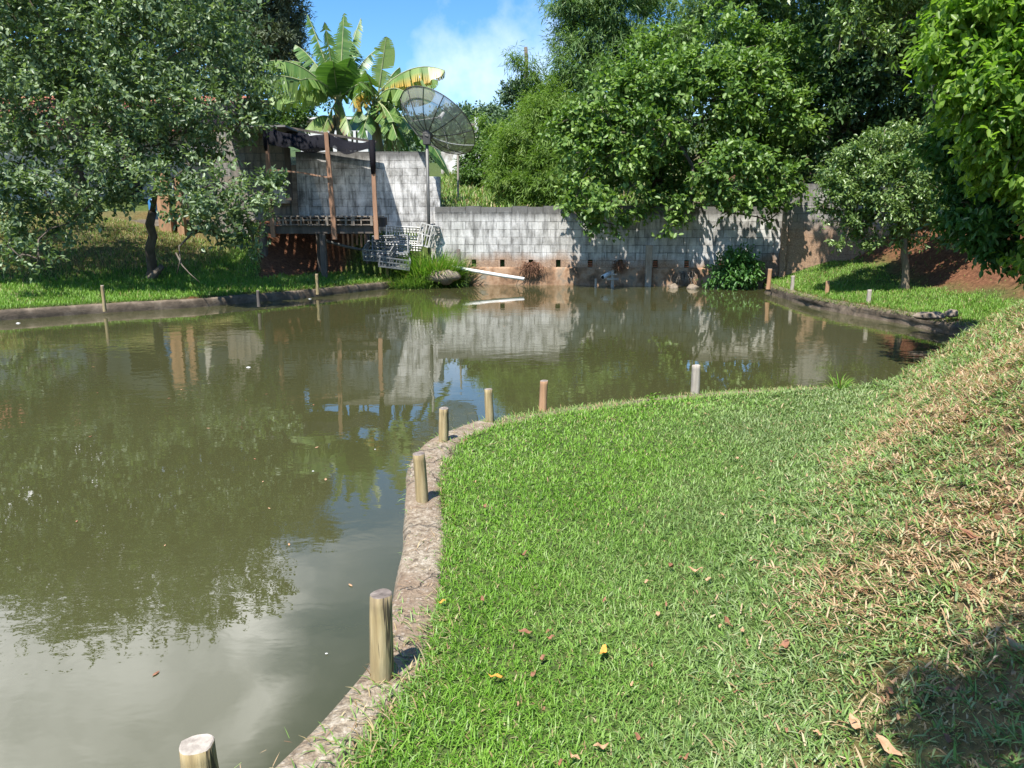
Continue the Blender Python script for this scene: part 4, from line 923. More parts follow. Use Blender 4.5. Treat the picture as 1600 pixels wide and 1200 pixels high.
# taller trees behind it
tree('dark leafy tree filling the sky behind the large left tree', 'tree', 'leafy_tree', G(-14.0, 25.5), Vector((-13.6,25.5,5.5)), .3,
  pb([(30,30,25,95),(130,10,25,95),(230,20,25,90),(320,20,25,80),(345,80,25.3,55),(100,120,25,90),(220,130,25,80),(10,140,25,80),(310,150,25,55),(-60,60,25,110),(150,-90,25,130),(0,-90,25,120),(280,-70,25,90)]), 'back', 'bark', 4200, 8, .19, .09, 12, shell=.4, shape='rh')
tree('tall grey green conifer showing above the banana plants on the left', 'tree', 'tall_conifer', G(-14.2, 40), Vector((-14.1,40,9)), .4,
  pb([(380,-20,40,60),(430,0,40,40),(350,40,40,50),(400,50,40,45),(440,35,40,32),(455,60,40,22),(430,85,40,32),(380,100,40,42),(455,20,40,20),(420,-60,40,60),(462,95,40,18)]), 'pine', 'bark_pale', 5200, 9, .26, .06, 13, shell=.25, shape='rh', droop=-.1, spread=.6, lump=.8)
tree('low rounded bush under the banana leaves beside the chimney', 'bush', 'leafy_bush', G(-8.3, 25.6), Vector((-8.2,25.6,3.4)), .08, pb([(445,170,25.6,28),(430,195,25.6,26),(470,190,25.8,22),(505,150,26,25)]), 'weed', 'bark', 500, 8, .13, .06, 14, shape='rh')

# broad leaved tree hanging over the long wall
BT = pb([(895,190,21.2,32),(940,165,21.0,38),(985,135,21.4,36),(1035,150,20.8,40),(1080,115,21.4,34),(1120,150,21.0,38),(1170,120,21.4,36),(1215,150,21.2,36),(1245,195,21.2,32),(960,205,20.6,34),(1015,200,20.2,32),(1060,190,20.6,30),(1150,185,21.2,30),
 (895,240,20.8,26),(940,250,20.6,26),(985,240,20.3,24),(1030,235,20.2,20),(905,290,20.6,26),(945,318,20.2,26),(985,290,20.3,20),(890,325,20.5,16),
 (1110,265,19.9,28),(1150,250,20.0,30),(1190,262,20.0,28),(1225,278,20.0,24),(1255,290,20.0,13),(1125,300,19.8,22),(1165,300,19.8,24),(1205,305,19.8,20),
 (960,260,22.6,50),(1060,260,23.0,55),(1150,220,23.0,50),(1030,110,23,55),(1130,90,23,55),(1220,110,23,50),(1230,230,23,40),(1280,160,22.6,36)])
BTs = pb([(905,342,20.3,12),(935,350,20.3,13),(968,342,20.4,14),(1015,325,20.8,18),(1055,330,20.8,18),(1080,315,20.9,16),(1135,332,20.4,10),(1218,330,20.3,8),(1200,345,20.3,7),(1045,362,20.5,8),(962,368,20.4,8)])
tree('broad leaved light green tree drooping over the long block wall', 'tree', 'drooping_tree', G(4.2, 23.2), Vector((4.2,23.0,3.6)), .2, BT+BTs, 'mulb', 'bark', 5600, 7, .155, .095, 21, shell=.5, droop=.35, hang=.25, lump=.6, tone=(.5,.3), clump=9)
# bamboo-like feathery clumps
def plume(label, base, blobs, mat, seed, n, L=.24, W=.03, group='bamboo clumps behind the wall', culms=9, **kw):
    e = empty('bamboo_clump', base, label, 'bamboo', group); rs = random.Random(seed)
    for i in range(culms):
        b = blobs[i % len(blobs)]; p0 = Vector(base)+Vector((rs.uniform(-.7,.7), rs.uniform(-.5,.5), -.1)); p2 = Vector(b[:3])+Vector((rs.uniform(-.5,.5),rs.uniform(-.5,.5),rs.uniform(-.2,.8)))*b[3]
        pm = Vector((p0.x*.55+p2.x*.45, p0.y*.6+p2.y*.4, p0.z*.25+p2.z*.75)); 
        pts = [p0*(1-t)**2+pm*2*t*(1-t)+p2*t*t for t in np.linspace(0,1,9)]
        MB().tube(pts, list(np.linspace(.05,.012,9)), 6).build('culm', M['banana_rib'], e)
    V, F, T = cloud(blobs, n, 10, L, W, seed, clump=13, shape='rh', droop=.55, spread=.55, twl=.55, hang=.1, shell=.2, lump=.9, out=.9, **kw)
    o = np_mesh('foliage', V, F, M[mat], T, e); o.location = tuple(-c for c in base)
plume('tall feathery bluish green bamboo at the edge of the open sky', G(4.0, 27.5), pb([(895,20,27,32),(890,80,27,26),(920,50,27,42),(925,110,26.8,42),(965,30,27,45),(965,90,26.8,45),(905,150,26.6,35),(880,-10,27,30),(950,-40,27,60),(880,110,27,15)]), 'bamboo', 31, 3800)
plume('feathery bamboo mass at the top centre right of the trees', G(6.5, 28.5), pb([(1030,30,28,50),(1090,20,28,55),(1150,40,28,55),(1060,80,27.5,45),(1130,80,27.5,45),(1210,50,28,55),(1270,50,28,55),(1200,95,27.5,40),(1260,110,27.5,45),(1100,-40,28,70),(1220,-30,28,70),(1010,-20,28,35)]), 'bamboo', 32, 4600)
plume('light yellow green bamboo behind the wall, left of the drooping tree', G(.9, 25), pb([(845,190,25,30),(830,235,24.6,34),(810,275,24.2,34),(850,280,23.8,34),(800,305,23.9,20),(860,235,24.4,32),(835,310,23.6,26),(865,310,23.4,24),(815,215,25.2,22),(870,160,25.4,28),(790,250,25,20)]), 'bamboo_light', 33, 4200, L=.2, W=.028)
plume('thin arching bamboo spray reaching left against the sky', G(2.2, 27), pb([(812,98,27,9),(825,110,27,11),(838,122,27,13),(850,135,27,14),(862,150,27,18),(800,90,27,6),(870,120,27,10),(855,170,27,22),(835,160,27,12)]), 'bamboo_light', 34, 420, culms=3)
# dark tall trees on the right
tree('tall dark tree rising behind the right end of the long wall', 'tree', 'dark_tree', G(9.3, 22.5), Vector((9.3,22.4,5.2)), .26,
 pb([(1330,110,22,45),(1350,40,21.6,50),(1380,120,21.6,60),(1300,180,22,50),(1350,200,22,50),(1290,250,22,40),(1400,210,21.5,50),(1430,60,21.5,60),(1450,150,21,60),(1350,-70,21.5,110),(1450,-60,21,110),(1500,60,21,70),(1500,200,21,60),(1550,120,21,90)]), 'darkleaf', 'bark', 5200, 8, .16, .08, 41, shell=.3, tone=(.5,.3))
tree('dark tree with a sunlit outer branch at the upper right', 'tree', 'dark_tree', G(10.2, 19.0), Vector((9.8,18.6,5.0)), .2,
 pb([(1335,25,17.6,28),(1320,45,17.4,22),(1310,85,17.4,14),(1350,60,17.4,18),(1395,55,17.6,24),(1385,85,17.6,18),(1370,10,17.8,26),(1420,20,17.8,34),(1460,60,17.8,30),(1420,-40,17.8,60),(1340,-30,17.8,40)]), 'citrus', 'bark', 700, 8, .15, .06, 42, shell=.3, droop=.4)
# small tree on the right bank
sb = aY(1418, 446, 16.4)
ST = pb([(1322,372,16.2,15),(1440,372,16.3,16),(1475,350,16.5,26),(1505,335,16.7,28),(1490,375,16.5,18),(1285,320,16.5,14),(1300,275,16.6,22),(1335,250,16.8,28),(1380,225,17,28),(1300,345,16.4,12),(1310,320,16.4,22),(1350,285,16.5,36),(1430,225,16.9,32),(1465,235,17,34),(1330,345,16.3,16),(1455,345,16.4,26),(1480,330,16.6,24),(1320,285,16.6,34),(1360,255,16.7,38),(1405,240,16.8,38),(1450,235,17,38),(1340,320,16.3,34),(1385,300,16.2,42),(1430,285,16.4,40),(1470,270,16.8,36),(1345,350,16.3,22),(1380,345,16.1,28),(1420,330,16.2,34),(1460,320,16.4,34),(1305,300,16.4,20),(1375,378,16.2,14),(1350,375,16.4,14),(1490,300,16.8,34),(1400,375,16.5,16),(1300,290,16.4,10),(1410,215,17,20)])
tree('small rounded tree with pale glossy leaves on the right bank', 'tree', 'small_tree', Vector((sb.x, 16.4, gz(sb.x,16.4)-.1)), aY(1414, 368, 16.4), .075, ST, 'citrus', 'bark_pale', 3400, 8, .10, .042, 43, shell=.35, tone=(.55,.33), clump=5, lump=.8, droop=.35)
# near bright tree at the right edge
RT = pb([(1590,30,8.6,80),(1530,40,8.8,55),(1480,30,9,36),(1500,95,8.6,48),(1560,110,8.4,60),(1465,105,8.8,24),(1610,150,8.2,70),(1520,160,8.5,46),(1575,195,8.3,50),(1490,150,8.7,22),(1525,225,8.4,30),(1600,250,8.2,50),(1560,270,8.5,32),(1530,262,8.6,20),(1620,320,8.4,40),(1700,200,8.4,120),(1700,50,8.6,140),(1600,-80,9,120),(1690,380,8.8,90)])
RT2 = pb([(1520,330,9.8,36),(1550,365,9.8,36),(1590,385,9.6,34),(1535,392,9.8,14),(1530,320,9.9,50),(1540,260,10,50),(1500,230,10,40),(1590,180,10.2,80)])
tree('near tree with bright backlit leaves hanging in at the right edge', 'tree', 'bright_tree', G(7.9, 9.3), Vector((7.7,9.3,3.3)), .17, RT, 'bright', 'bark', 3600, 8, .105, .052, 51, shell=.25, droop=.6, hang=.4, tone=(.55,.35), lump=.6, clump=14)
tree('dark green low branches of a second tree behind the bright one', 'tree', 'dark_tree', G(8.3, 10.8), Vector((8.0,10.7,2.8)), .14, RT2, 'shrub', 'bark', 1500, 8, .11, .05, 52, shell=.25, droop=.6, hang=.4, tone=(.25,.2))
SHB = []
for px, py, r__, tt in ((1530,1085,.16,3.6),(1590,1040,.15,3.4),(1600,1120,.22,3.8),(1480,1110,.10,3.9),(1660,1080,.3,3.7),(1570,1160,.14,4.2),(1450,1080,.05,3.9),(1700,1150,.4,4.2)):
    s_ = Pz(px, py, .9); zz_ = .6
    for _ in range(12): zz_ = gz(*s_); s_ = Pz(px, py, zz_)
    q_ = Vector((s_[0], s_[1], zz_)) + sd*tt; SHB.append((q_.x, q_.y, q_.z, r__))
# a tree standing behind the viewer to the right: its crown shades the corner of the mound
tree('tree behind the viewer whose crown shades the near right corner', 'tree', 'shade_tree', G(5.2, -1.4), Vector((4.6,-1.2,3.2)), .15, SHB, 'guava', 'bark_pale', 150, 6, .08, .04, 53, shell=.2, clump=0)
# shrub below the wall and weeds
tree('leafy green shrub growing out of the wall foot by the right bank', 'shrub', 'leafy_shrub', Vector((aY(1150,445,20.6).x, 20.75, -.1)), Vector((aY(1150,430,20.6).x, 20.75, .35)), .05, pb([(1150,408,20.6,16),(1135,425,20.5,16),(1160,428,20.4,17),(1170,412,20.6,11),(1112,440,20.5,8),(1145,438,20.3,10),(1176,434,20.4,9)]), 'shrub', 'bark', 330, 7, .14, .05, 61, shell=.2, droop=.7, hang=.4)

# ------------------------------------------------------------ slope plants and far trees
tree('dense green bush in front of the whitewashed wall, under the dish rim', 'bush', 'leafy_bush', G(-1.0, 30), Vector((-1.0,30,3.6)), .06, pb([(735,262,31,20),(760,250,31,24),(755,280,30.5,20),(775,285,30,18),(725,285,30.5,12),(790,262,31,22)]), 'weed', 'bark', 900, 8, .16, .07, 71, shell=.2, shape='rh')
tree('tall weeds with yellowish tips on the slope right of the dish', 'bush', 'leafy_bush', G(.3, 38), Vector((.3,38,5.0)), .06, pb([(780,225,38,24),(800,215,38,26),(760,215,38,22),(815,245,37,24),(785,245,37,22),(830,215,38,30),(750,235,38,16)]), 'bamboo_light', 'bark', 1200, 8, .22, .07, 72, shell=.2, shape='rh')
tree('slim far tree with tufted crown above the arching bamboo', 'tree', 'slender_tree', G(1.2, 60), Vector((1.0,60,14)), .15, pb([(800,145,60,9),(812,140,60,8),(826,143,60,9),(795,155,60,7),(818,155,60,8),(806,170,60,7),(835,160,60,10)]), 'hill', 'bark', 420, 8, .35, .14, 73, shell=.2, shape='rh')
rs0 = random.Random(5)
hill_px = [(640,205,55),(660,190,70),(690,185,80),(715,178,90),(735,183,80),(760,180,95),(780,176,100),(800,182,90),(825,175,90),(850,180,80),(742,200,62),(770,205,58),(715,205,60),(690,210,50),(790,205,60),(815,205,56),(840,210,50),(620,200,60),(600,195,70),(755,190,110),(880,190,80),(910,180,90)]
rb_ = []
for i, (px, py, Y) in enumerate(hill_px):
    c_ = aY(px, py+4, Y); rr_ = 14/FPX*Y*rs0.uniform(.9,1.5)
    rb_ += [(c_.x+rs0.uniform(-.7,.7)*rr_, Y+rs0.uniform(-.5,.5)*rr_, c_.z-rr_*rs0.uniform(0,.9), rr_*rs0.uniform(.45,.75)) for _ in range(5)] + [(c_.x, Y, c_.z-rr_*.9, rr_*.9), (c_.x, Y, c_.z-rr_*2.2, rr_*1.1)]
V, F, T = cloud(rb_, 14000, 6, .42, .24, 95, shell=.3, shape='rh', lump=.2)
put(np_mesh('ridge_woodland', V, F, M['hill'], T), 'far wooded ridge on the skyline behind the satellite dish and bamboo', 'woodland', kind='stuff')
# woodland mass closing the view behind the right hand trees and the left house
wb = []
for i in range(70):
    x = rs0.uniform(4, 34); y = rs0.uniform(31, 40) if x < 16 else rs0.uniform(17, 36); wb.append((x, y, float(ground(np.array([x]), np.array([y]))[0][0])+rs0.uniform(1, 9), rs0.uniform(1.4, 2.4)))
for i in range(26): wb.append((rs0.uniform(11.5, 18), rs0.uniform(8, 19), rs0.uniform(2, 8.5), rs0.uniform(1.2, 2.0)))
for i in range(34): wb.append((rs0.uniform(7.5, 15), rs0.uniform(24, 29), rs0.uniform(2.6, 10.5), rs0.uniform(1.1, 1.8)))
V, F, T = cloud(wb, 9000, 8, .30, .14, 91, shell=.2, shape='rh')
put(np_mesh('woodland', V, F, M['darkleaf'], T), 'dark green woodland closing the view behind the right hand trees', 'woodland', kind='stuff')
wb = [(rs0.uniform(-40,-12), rs0.uniform(34,46), rs0.uniform(5,11), rs0.uniform(1.8,3)) for i in range(40)] + [(rs0.uniform(-11,-3), rs0.uniform(44,60), rs0.uniform(4,5.6), rs0.uniform(1.0,1.5)) for i in range(24)]
V, F, T = cloud(wb, 4200, 8, .4, .2, 92, shell=.2, shape='rh')
put(np_mesh('woodland', V, F, M['hill'], T), 'green woodland behind the farm house and banana plants', 'woodland', kind='stuff')

# ------------------------------------------------------------ grass
def blades(x, y, z, L, W, tint, rs, lean=(.5,.45), nseg=2, droop=.5, az=None):
    n = len(x); az = rs.uniform(0, 2*np.pi, n) if az is None else az; ln = np.abs(rs.normal(lean[0], lean[1], n)).clip(.05, 1.35)
    d = np.stack([np.cos(az), np.sin(az)], 1); s = np.stack([-np.sin(az), np.cos(az)], 1)
    cols = []
    p = np.stack([x, y, z], 1)
    ang = ln.copy(); seg = L/(nseg+1)
    Vv = []
    for k in range(nseg+1):
        wv = (W*(1-.18*k)*.5)[:,None]
        if k == 0: wv = wv*.7
        Vv.append(p - np.concatenate([s*wv, np.zeros((n,1))], 1)); Vv.append(p + np.concatenate([s*wv, np.zeros((n,1))], 1))
        p = p + np.stack([d[:,0]*np.sin(ang)*seg, d[:,1]*np.sin(ang)*seg, np.cos(ang)*seg], 1); ang = np.minimum(ang + droop*rs.uniform(.3,1.3,n), 2.0)
    Vv.append(p); k_ = len(Vv)
    V = np.stack(Vv, 1).reshape(-1, 3); o = np.arange(n)[:,None]*k_
    F3 = []
    for k in range(nseg): F3 += [o+np.array([[2*k,2*k+1,2*k+3]]), o+np.array([[2*k,2*k+3,2*k+2]])]
    F3.append(o+np.array([[2*nseg,2*nseg+1,2*nseg+2]]))
    return V, np.concatenate(F3, 0), np.repeat(tint, k_, axis=0)
m, t, p, out = new_mat('grass_blade'); a = N(t, 'ShaderNodeAttribute', attribute_name='tint'); sp = N(t, 'ShaderNodeSeparateColor'); t.links.new(a.outputs['Color'], sp.inputs[0])
g_ = ramp(t, sp.outputs[0], [(0,(.055,.135,.012)),(.4,(.135,.29,.022)),(.75,(.23,.395,.055)),(1,(.35,.46,.18))])
gg = ramp(t, sp.outputs[0], [(0,(.10,.155,.055)),(.5,(.215,.29,.115)),(1,(.39,.44,.25))])
st = ramp(t, sp.outputs[0], [(0,(.22,.11,.06)),(.4,(.42,.27,.15)),(1,(.66,.52,.34))])
c = mixc(t, sp.outputs[1], g_, gg); c = mixc(t, sp.outputs[2], c, st)
t.links.new(c, p.inputs['Base Color']); p.inputs['Roughness'].default_value = .5; p.inputs['Specular IOR Level'].default_value = .3
tr = N(t, 'ShaderNodeBsdfTranslucent'); t.links.new(mixc(t, 1.0, c, (1.0,1.15,.5), 'MULTIPLY'), tr.inputs[0])
mx = N(t, 'ShaderNodeMixShader', i_0=.32); t.links.new(p.outputs[0], mx.inputs[1]); t.links.new(tr.outputs[0], mx.inputs[2]); t.links.new(mx.outputs[0], out.inputs[0])
M['grass'] = m
rs = np.random.RandomState(17)
# near lawn
def scatter(x0, x1, y0, y1, n): return rs.uniform(x0, x1, n), rs.uniform(y0, y1, n)
parts = []
for (y0, y1, x0, x1, den, L, W) in [(.6,1.5,-1.2,1.7,10000,.052,.0052),(1.5,2.6,-1.0,2.6,15000,.050,.0047),(2.6,3.8,-.8,3.4,12500,.046,.0048),(3.8,5.2,-.7,4.6,8500,.043,.0058),(5.2,6.6,-.4,5.6,5600,.042,.0075),(6.6,9.2,-.2,7.6,3600,.042,.0098)]:
    n = int(den*(y1-y0)*(x1-x0)); x, y = scatter(x0, x1, y0, y1, n)
    z, d = ground(x, y); 
    keep = (d > .165-.13*sst(4.4,5.2,y)+.10*fbm(x, y, 3.6)+.04*fbm(x,y,11.,1) + rs.exponential(.02, n)*-1) & (np.abs(x) < .78*y+1.0)
    x, y, z, d = x[keep], y[keep], z[keep], d[keep]; n = len(x)
    u = x - foot_x(y)
    # worn patches where the straw and earth show on the slope
    patch = fbm(x, y, 1.5, 1) + .45*fbm(x, y, 5.0, 2)
    slope = sst(-.25, .5, u + .25*fbm(x, y, 1.3))
    bare = slope*sst(-.05, .6, patch)
    keep = rs.uniform(size=n) > bare*.30; x, y, z, d, u, patch, slope, bare = [q[keep] for q in (x, y, z, d, u, patch, slope, bare)]; n = len(x)
    grey = np.clip(slope*.85 + .95*sst(-.35, .55, .6*fbm(x, y, .75, 3)+.75*(x-.40*y+.75)) * (1-slope), 0, 1)*rs.uniform(.5,1.1,n)
    straw = np.clip((rs.uniform(size=n) < (.06 + .3*sst(.5,.95,fbm(x,y,2.6,3)) + slope*(.30+.62*sst(-.55,.35,patch)))).astype(float), 0, 1)
    tone = np.clip(.50 + .15*fbm(x, y, .9) + .15*fbm(x, y, 4.2, 1) + rs.normal(size=n)*.24, 0, 1)
    tint = np.stack([tone, np.clip(grey,0,1), straw*rs.uniform(.6,1,n)], 1)
    LL = L*rs.uniform(.55,1.35,n)*(1-.35*slope)*(1+.12*fbm(x, y, 2.2, 2)); LL *= np.where(straw > 0, .75, 1)
    big = rs.uniform(size=n) < .06; WW = W*rs.uniform(.7,1.3,n)*np.where(big, 1.5, 1)
    V, F, T = blades(x, y, z-.006, LL, WW, tint, rs, lean=(.72,.45), nseg=2, droop=.45)
    parts.append((V, F, T))
def join(parts):
    o = 0; VV = []; FF = []; TT = []
    for V, F, T in parts: VV.append(V); FF.append(F+o); TT.append(T); o += len(V)
    return np.concatenate(VV), np.concatenate(FF), np.concatenate(TT)
V, F, T = join(parts)
put(np_mesh('lawn_grass', V, F, M['grass'], T), 'bright green lawn grass turning straw coloured on the slope', 'grass', kind='stuff')
# flat broad bladed weeds matted through lawn and slope
n = 60000; x = rs.uniform(-.8, 5.6, n); y = 1.2+6.6*rs.uniform(size=n)**1.3; u = x - foot_x(y)
kp = (rs.uniform(size=n) < .06*sst(.1,.8,fbm(x,y,1.9,2)) + .9*sst(-.5,.3,u)*(.35+.65*sst(-.35,.35,fbm(x,y,1.6,3)+.4*fbm(x,y,5.,1)))) & (np.abs(x) < .75*y+.6); x, y = x[kp], y[kp]
z, d = ground(x, y); kp = d > .22; x, y, z = x[kp], y[kp], z[kp]; x = np.repeat(x, 5)+rs.normal(size=5*len(x))*.012; y = np.repeat(y, 5)+rs.normal(size=5*len(y))*.012; z = np.repeat(z, 5); n = len(x)
tint = np.stack([np.clip(.50+rs.normal(size=n)*.28,0,1), rs.uniform(.3,1.0,n), (rs.uniform(size=n) < .10+.66*sst(-.45,.55,fbm(x+3,y-2,3.2,0)+.7*fbm(x,y,7.,2)+.12)*sst(-.25,.35,x-foot_x(y))*(1-.6*sst(5.2,6.8,y)))*1.0], 1)
V, F, T = blades(x, y, z+.010, (.045+.004*y)*rs.uniform(.6,1.3,n), (.0058+.0006*y)*rs.uniform(.7,1.3,n), tint, rs, lean=(1.0,.25), nseg=2, droop=.35)
put(np_mesh('lawn_weeds', V, F, M['grass'], T), 'flat broad bladed weeds matted through the lawn and slope', 'weeds', kind='stuff')
# far banks
parts = []
for (x0, x1, y0, y1, den, L, W, side) in [(-17,-1.6,14,23.2,1100,.11,.013,'l'),(6.2,13,9.5,20.6,1500,.075,.011,'r')]:
    n = int(den*(y1-y0)*(x1-x0)); x, y = scatter(x0, x1, y0, y1, n); z, d = ground(x, y)
    if side == 'l':
        t_ = sst(-10.5,-7.6,x); keep = (d > .16) & (y < 23) & ~((d > 1.75+.3*fbm(x,y,1.5)) & (x/y > -.325) & (x < -2.6)) & (rs.uniform(size=n) > .35*(sst(3.3,4.3,d)*(x < -8.5)))
    else:
        keep = (d > .03) & (rs.uniform(size=n) > .97*sst(8.7, 9.2, x+.05*(y-16)+.3*fbm(x,y,1.4)))
    x, y, z, d = x[keep], y[keep], z[keep], d[keep]; n = len(x)
    dryl = (sst(3.0, 4.4, d)*(x < -8)*.6 if side == 'l' else 0*x + .06)
    tint = np.stack([np.clip(.5+.15*fbm(x,y,1.0)+rs.normal(size=n)*.18,0,1), np.clip(.25*rs.uniform(size=n)+.2*dryl,0,1), (rs.uniform(size=n) < .04+dryl*.7)*.8], 1)
    LL = L*rs.uniform(.5,1.4,n)*(1+.3*fbm(x,y,1.4,2)); V, F, T = blades(x, y, z-.01, LL, W*rs.uniform(.7,1.3,n), tint, rs, lean=(.4,.3), nseg=2, droop=.35); parts.append((V, F, T))
V, F, T = join(parts); put(np_mesh('bank_grass', V, F, M['grass'], T), 'green grass on the far banks of the pond', 'grass', kind='stuff')
# rough field behind the low wall
n = 26000; x, y = scatter(-3, 9, 22.3, 36, n); z, d = ground(x, y); keep = fbm(x,y,.8,1)+.5*rs.normal(size=n) > -.1; x, y, z = x[keep], y[keep], z[keep]; n = len(x)
tint = np.stack([rs.uniform(size=n), rs.uniform(size=n)*.7, (rs.uniform(size=n) < .25)*.8], 1)
V, F, T = blades(x, y, z-.01, .26*rs.uniform(.4,1.4,n), .03*rs.uniform(.7,1.3,n), tint, rs, lean=(.4,.3)); put(np_mesh('field_weeds', V, F, M['grass'], T), 'rough mixed weeds on the slope behind the low wall', 'weeds', kind='stuff')
# weeds round the crates and on the left corner
def tuft(name, label, cat, cx_, cy_, r_, n, L, W, seed, lean=(.35,.25), tone=.55, zo=0.0, grey=.2, group=None, droop=.35):
    rq = np.random.RandomState(seed); a_ = rq.uniform(0, 6.28, n); q = r_*np.sqrt(rq.uniform(size=n)); x = cx_+q*np.cos(a_); y = cy_+q*np.sin(a_)*.8; z, d = ground(x, y); z = np.maximum(z, -.05)+zo
    tint = np.stack([np.clip(tone+rq.normal(size=n)*.2,0,1), np.full(n, grey)*rq.uniform(.4,1.4,n), (rq.uniform(size=n) < .06)*.8], 1)
    V, F, T = blades(x, y, z-.02, L*rq.uniform(.5,1.15,n), W*rq.uniform(.7,1.3,n), tint, rq, lean=lean, nseg=3, droop=droop, az=a_+rq.normal(size=n)*.6)
    return put(np_mesh(name, V, F, M['grass'], T), label, cat, group)
q = aY(672,405,21.5); tuft('weed_clump', 'tall dense weeds on the corner between the crates and the long wall', 'weeds', q.x, q.y, .62, 2600, 1.15, .028, 5, (.3,.25), .6, 0, .15)
q = aY(695,405,21.7); tuft('weed_clump', 'arching grass clump right over the white pipe end', 'weeds', q.x, q.y-.1, .38, 1100, 1.0, .026, 6, (.35,.3), .6, 0, .2)
q = aY(640,418,20.95); tuft('weed_clump', 'lower weeds growing through the fallen grey crates', 'weeds', q.x, q.y, .62, 1300, .55, .024, 7, (.4,.3), .45, 0, .5)
q = aY(722,438,21.4); tuft('reed_clump', 'few thin reeds at the waterline beside the ochre stone', 'reeds', q.x, q.y, .2, 60, .6, .02, 8, (.2,.15), .5, 0, .6)
q = aZ(1312, 608, .2); tuft('grass_tuft', 'long bladed grass tuft standing up at the far lawn edge', 'grass tuft', q.x, q.y, .07, 60, .20, .012, 9, (.5,.4), .55, 0, .1, droop=.3)
q = aZ(868, 634, .2); tuft('grass_tuft', 'few long blades beside the post at the lawn tip', 'grass tuft', q.x, q.y, .04, 14, .14, .009, 10, (.5,.3), .55)
q = aZ(1018, 625, .2); V, F, T = cloud([(q.x, q.y, q.z+.01, .03)], 9, 5, .035, .02, 5, shell=.2); put(np_mesh('broad_leaf_weed', V, F, M['bright'], T), 'small broad leaved weed on the middle of the far lawn edge', 'weed')
# weeds spilling over the right and near kerbs
parts = []
for line, den, L_ in ((near_line[8:17], 60, .075), (near_line[3:9], 130, .06), (near_line[13:21], 260, .05), (near_line[-2:]+right_line, 110, .11), (left_line[:6], 40, .12)):
    pts = smooth_line(line, .03); nn_ = len(pts)*int(den*.12*1.2)
    idx = rs.randint(0, len(pts), nn_); px_ = np.array([[pts[i].x, pts[i].y] for i in idx]); 
    tg = np.array([[pts[min(i+1,len(pts)-1)].x-pts[max(i-1,0)].x, pts[min(i+1,len(pts)-1)].y-pts[max(i-1,0)].y] for i in idx]); tg /= np.linalg.norm(tg, axis=1, keepdims=True)+1e-9
    off = (rs.uniform(.02,.30,nn_) if line[0] != near_line[3] else np.maximum(.07, .32-.13*np.abs(rs.normal(size=nn_)))); x = px_[:,0]+tg[:,1]*off; y = px_[:,1]-tg[:,0]*off
    z = np.full(nn_, .20 if line[0] == near_line[3] else .17)
    if line[0] == near_line[8]:
        kp = rs.uniform(size=nn_) < .3+.7*sst(3.8, 5.2, y); x, y, z, tg = x[kp], y[kp], z[kp], tg[kp]
    n = len(x); az = np.arctan2(tg[:,0], -tg[:,1]) + rs.normal(size=n)*.9
    tint = np.stack([np.clip(.5+rs.normal(size=n)*.2,0,1), np.full(n,.45), (rs.uniform(size=n) < .3)*.8], 1)
    V, F, T = blades(x, y, z, L_*rs.uniform(.5,1.3,n), np.full(n, L_*.1), tint, rs, lean=(.8,.35), nseg=2, droop=.55, az=az); parts.append((V, F, T))
V, F, T = join(parts); put(np_mesh('edge_grass', V, F, M['grass'], T), 'straggling grass creeping over the pond kerbs', 'grass', kind='stuff')
# litter of dead straw and crumbs on the kerb
pts = smooth_line(near_line[3:15], .03); n = 1300; idx = rs.randint(0, len(pts)-1, n)
x = np.array([pts[i].x + (pts[i+1].y-pts[i].y)/.03*0 for i in idx]); y = np.array([pts[i].y for i in idx])
tg = np.array([[pts[i+1].x-pts[i].x, pts[i+1].y-pts[i].y] for i in idx]); tg /= np.linalg.norm(tg, axis=1, keepdims=True)+1e-9
off = rs.beta(2.2,1.2,n)*.30; x += tg[:,1]*off; y -= tg[:,0]*off
clp = fbm(x, y, 2.5, 1) + rs.normal(size=n)*.4 > .1; x, y = x[clp], y[clp]; n = len(x)
tint = np.stack([rs.uniform(size=n), np.full(n,.5), (rs.uniform(size=n) < .8)*1.0], 1)
V, F, T = blades(x, y, np.full(n,.208), .05*rs.uniform(.4,1.4,n), np.full(n,.003), tint, rs, lean=(1.45,.08), nseg=1, droop=.05)
put(np_mesh('straw_litter', V, F, M['grass'], T), 'dead straw bits scattered on the concrete kerb', 'litter', kind='stuff')

# ------------------------------------------------------------ fallen leaves
def leafmat(nm_, a_, b_): return nm(nm_, [(.3,a_),(.7,b_)], 40, (1,1,1), .7, .3, .002)
FM = [leafmat('dead_brown', (.13,.05,.025), (.30,.14,.07)), leafmat('dead_tan', (.30,.16,.08), (.48,.30,.17)), leafmat('dead_orange', (.45,.17,.02), (.62,.32,.05))]
def fallen(px, py, size, mi, label, grp=None, seed=0):
    r_ = random.Random(px*7+py); size *= .82
    x, y = Pz(px, py, .23)
    for _ in range(8):
        zz = gz(x, y); x, y = Pz(px, py, zz+.035)
    zz = gz(x, y)+ (.035 if size > .05 else .03); n = 6; vs = []; fs = []; cur = r_.uniform(.2,.7)
    for i in range(n+1):
        t_ = i/n; w_ = size*.19*math.sin(math.pi*min(1,t_*.92+.05)); xx = (t_-.5)*size
        zc = cur*size*(t_-.5)**2*1.6 + .006*math.sin(t_*9+px)
        vs += [(xx, -w_, zc+w_*cur*.9), (xx, 0, zc), (xx, w_, zc+w_*cur*.7)]
    for i in range(n): fs += [(3*i, 3*i+3, 3*i+4, 3*i+1), (3*i+1, 3*i+4, 3*i+5, 3*i+2)]
    o = MB().add(vs, fs).build('fallen_leaf', FM[mi], smooth=True); o.location = (x, y, zz)
    o.rotation_euler = (r_.uniform(-.25,.25), r_.uniform(-.25,.25), r_.uniform(0,6.28)); put(o, label, 'dead leaf', grp); return o
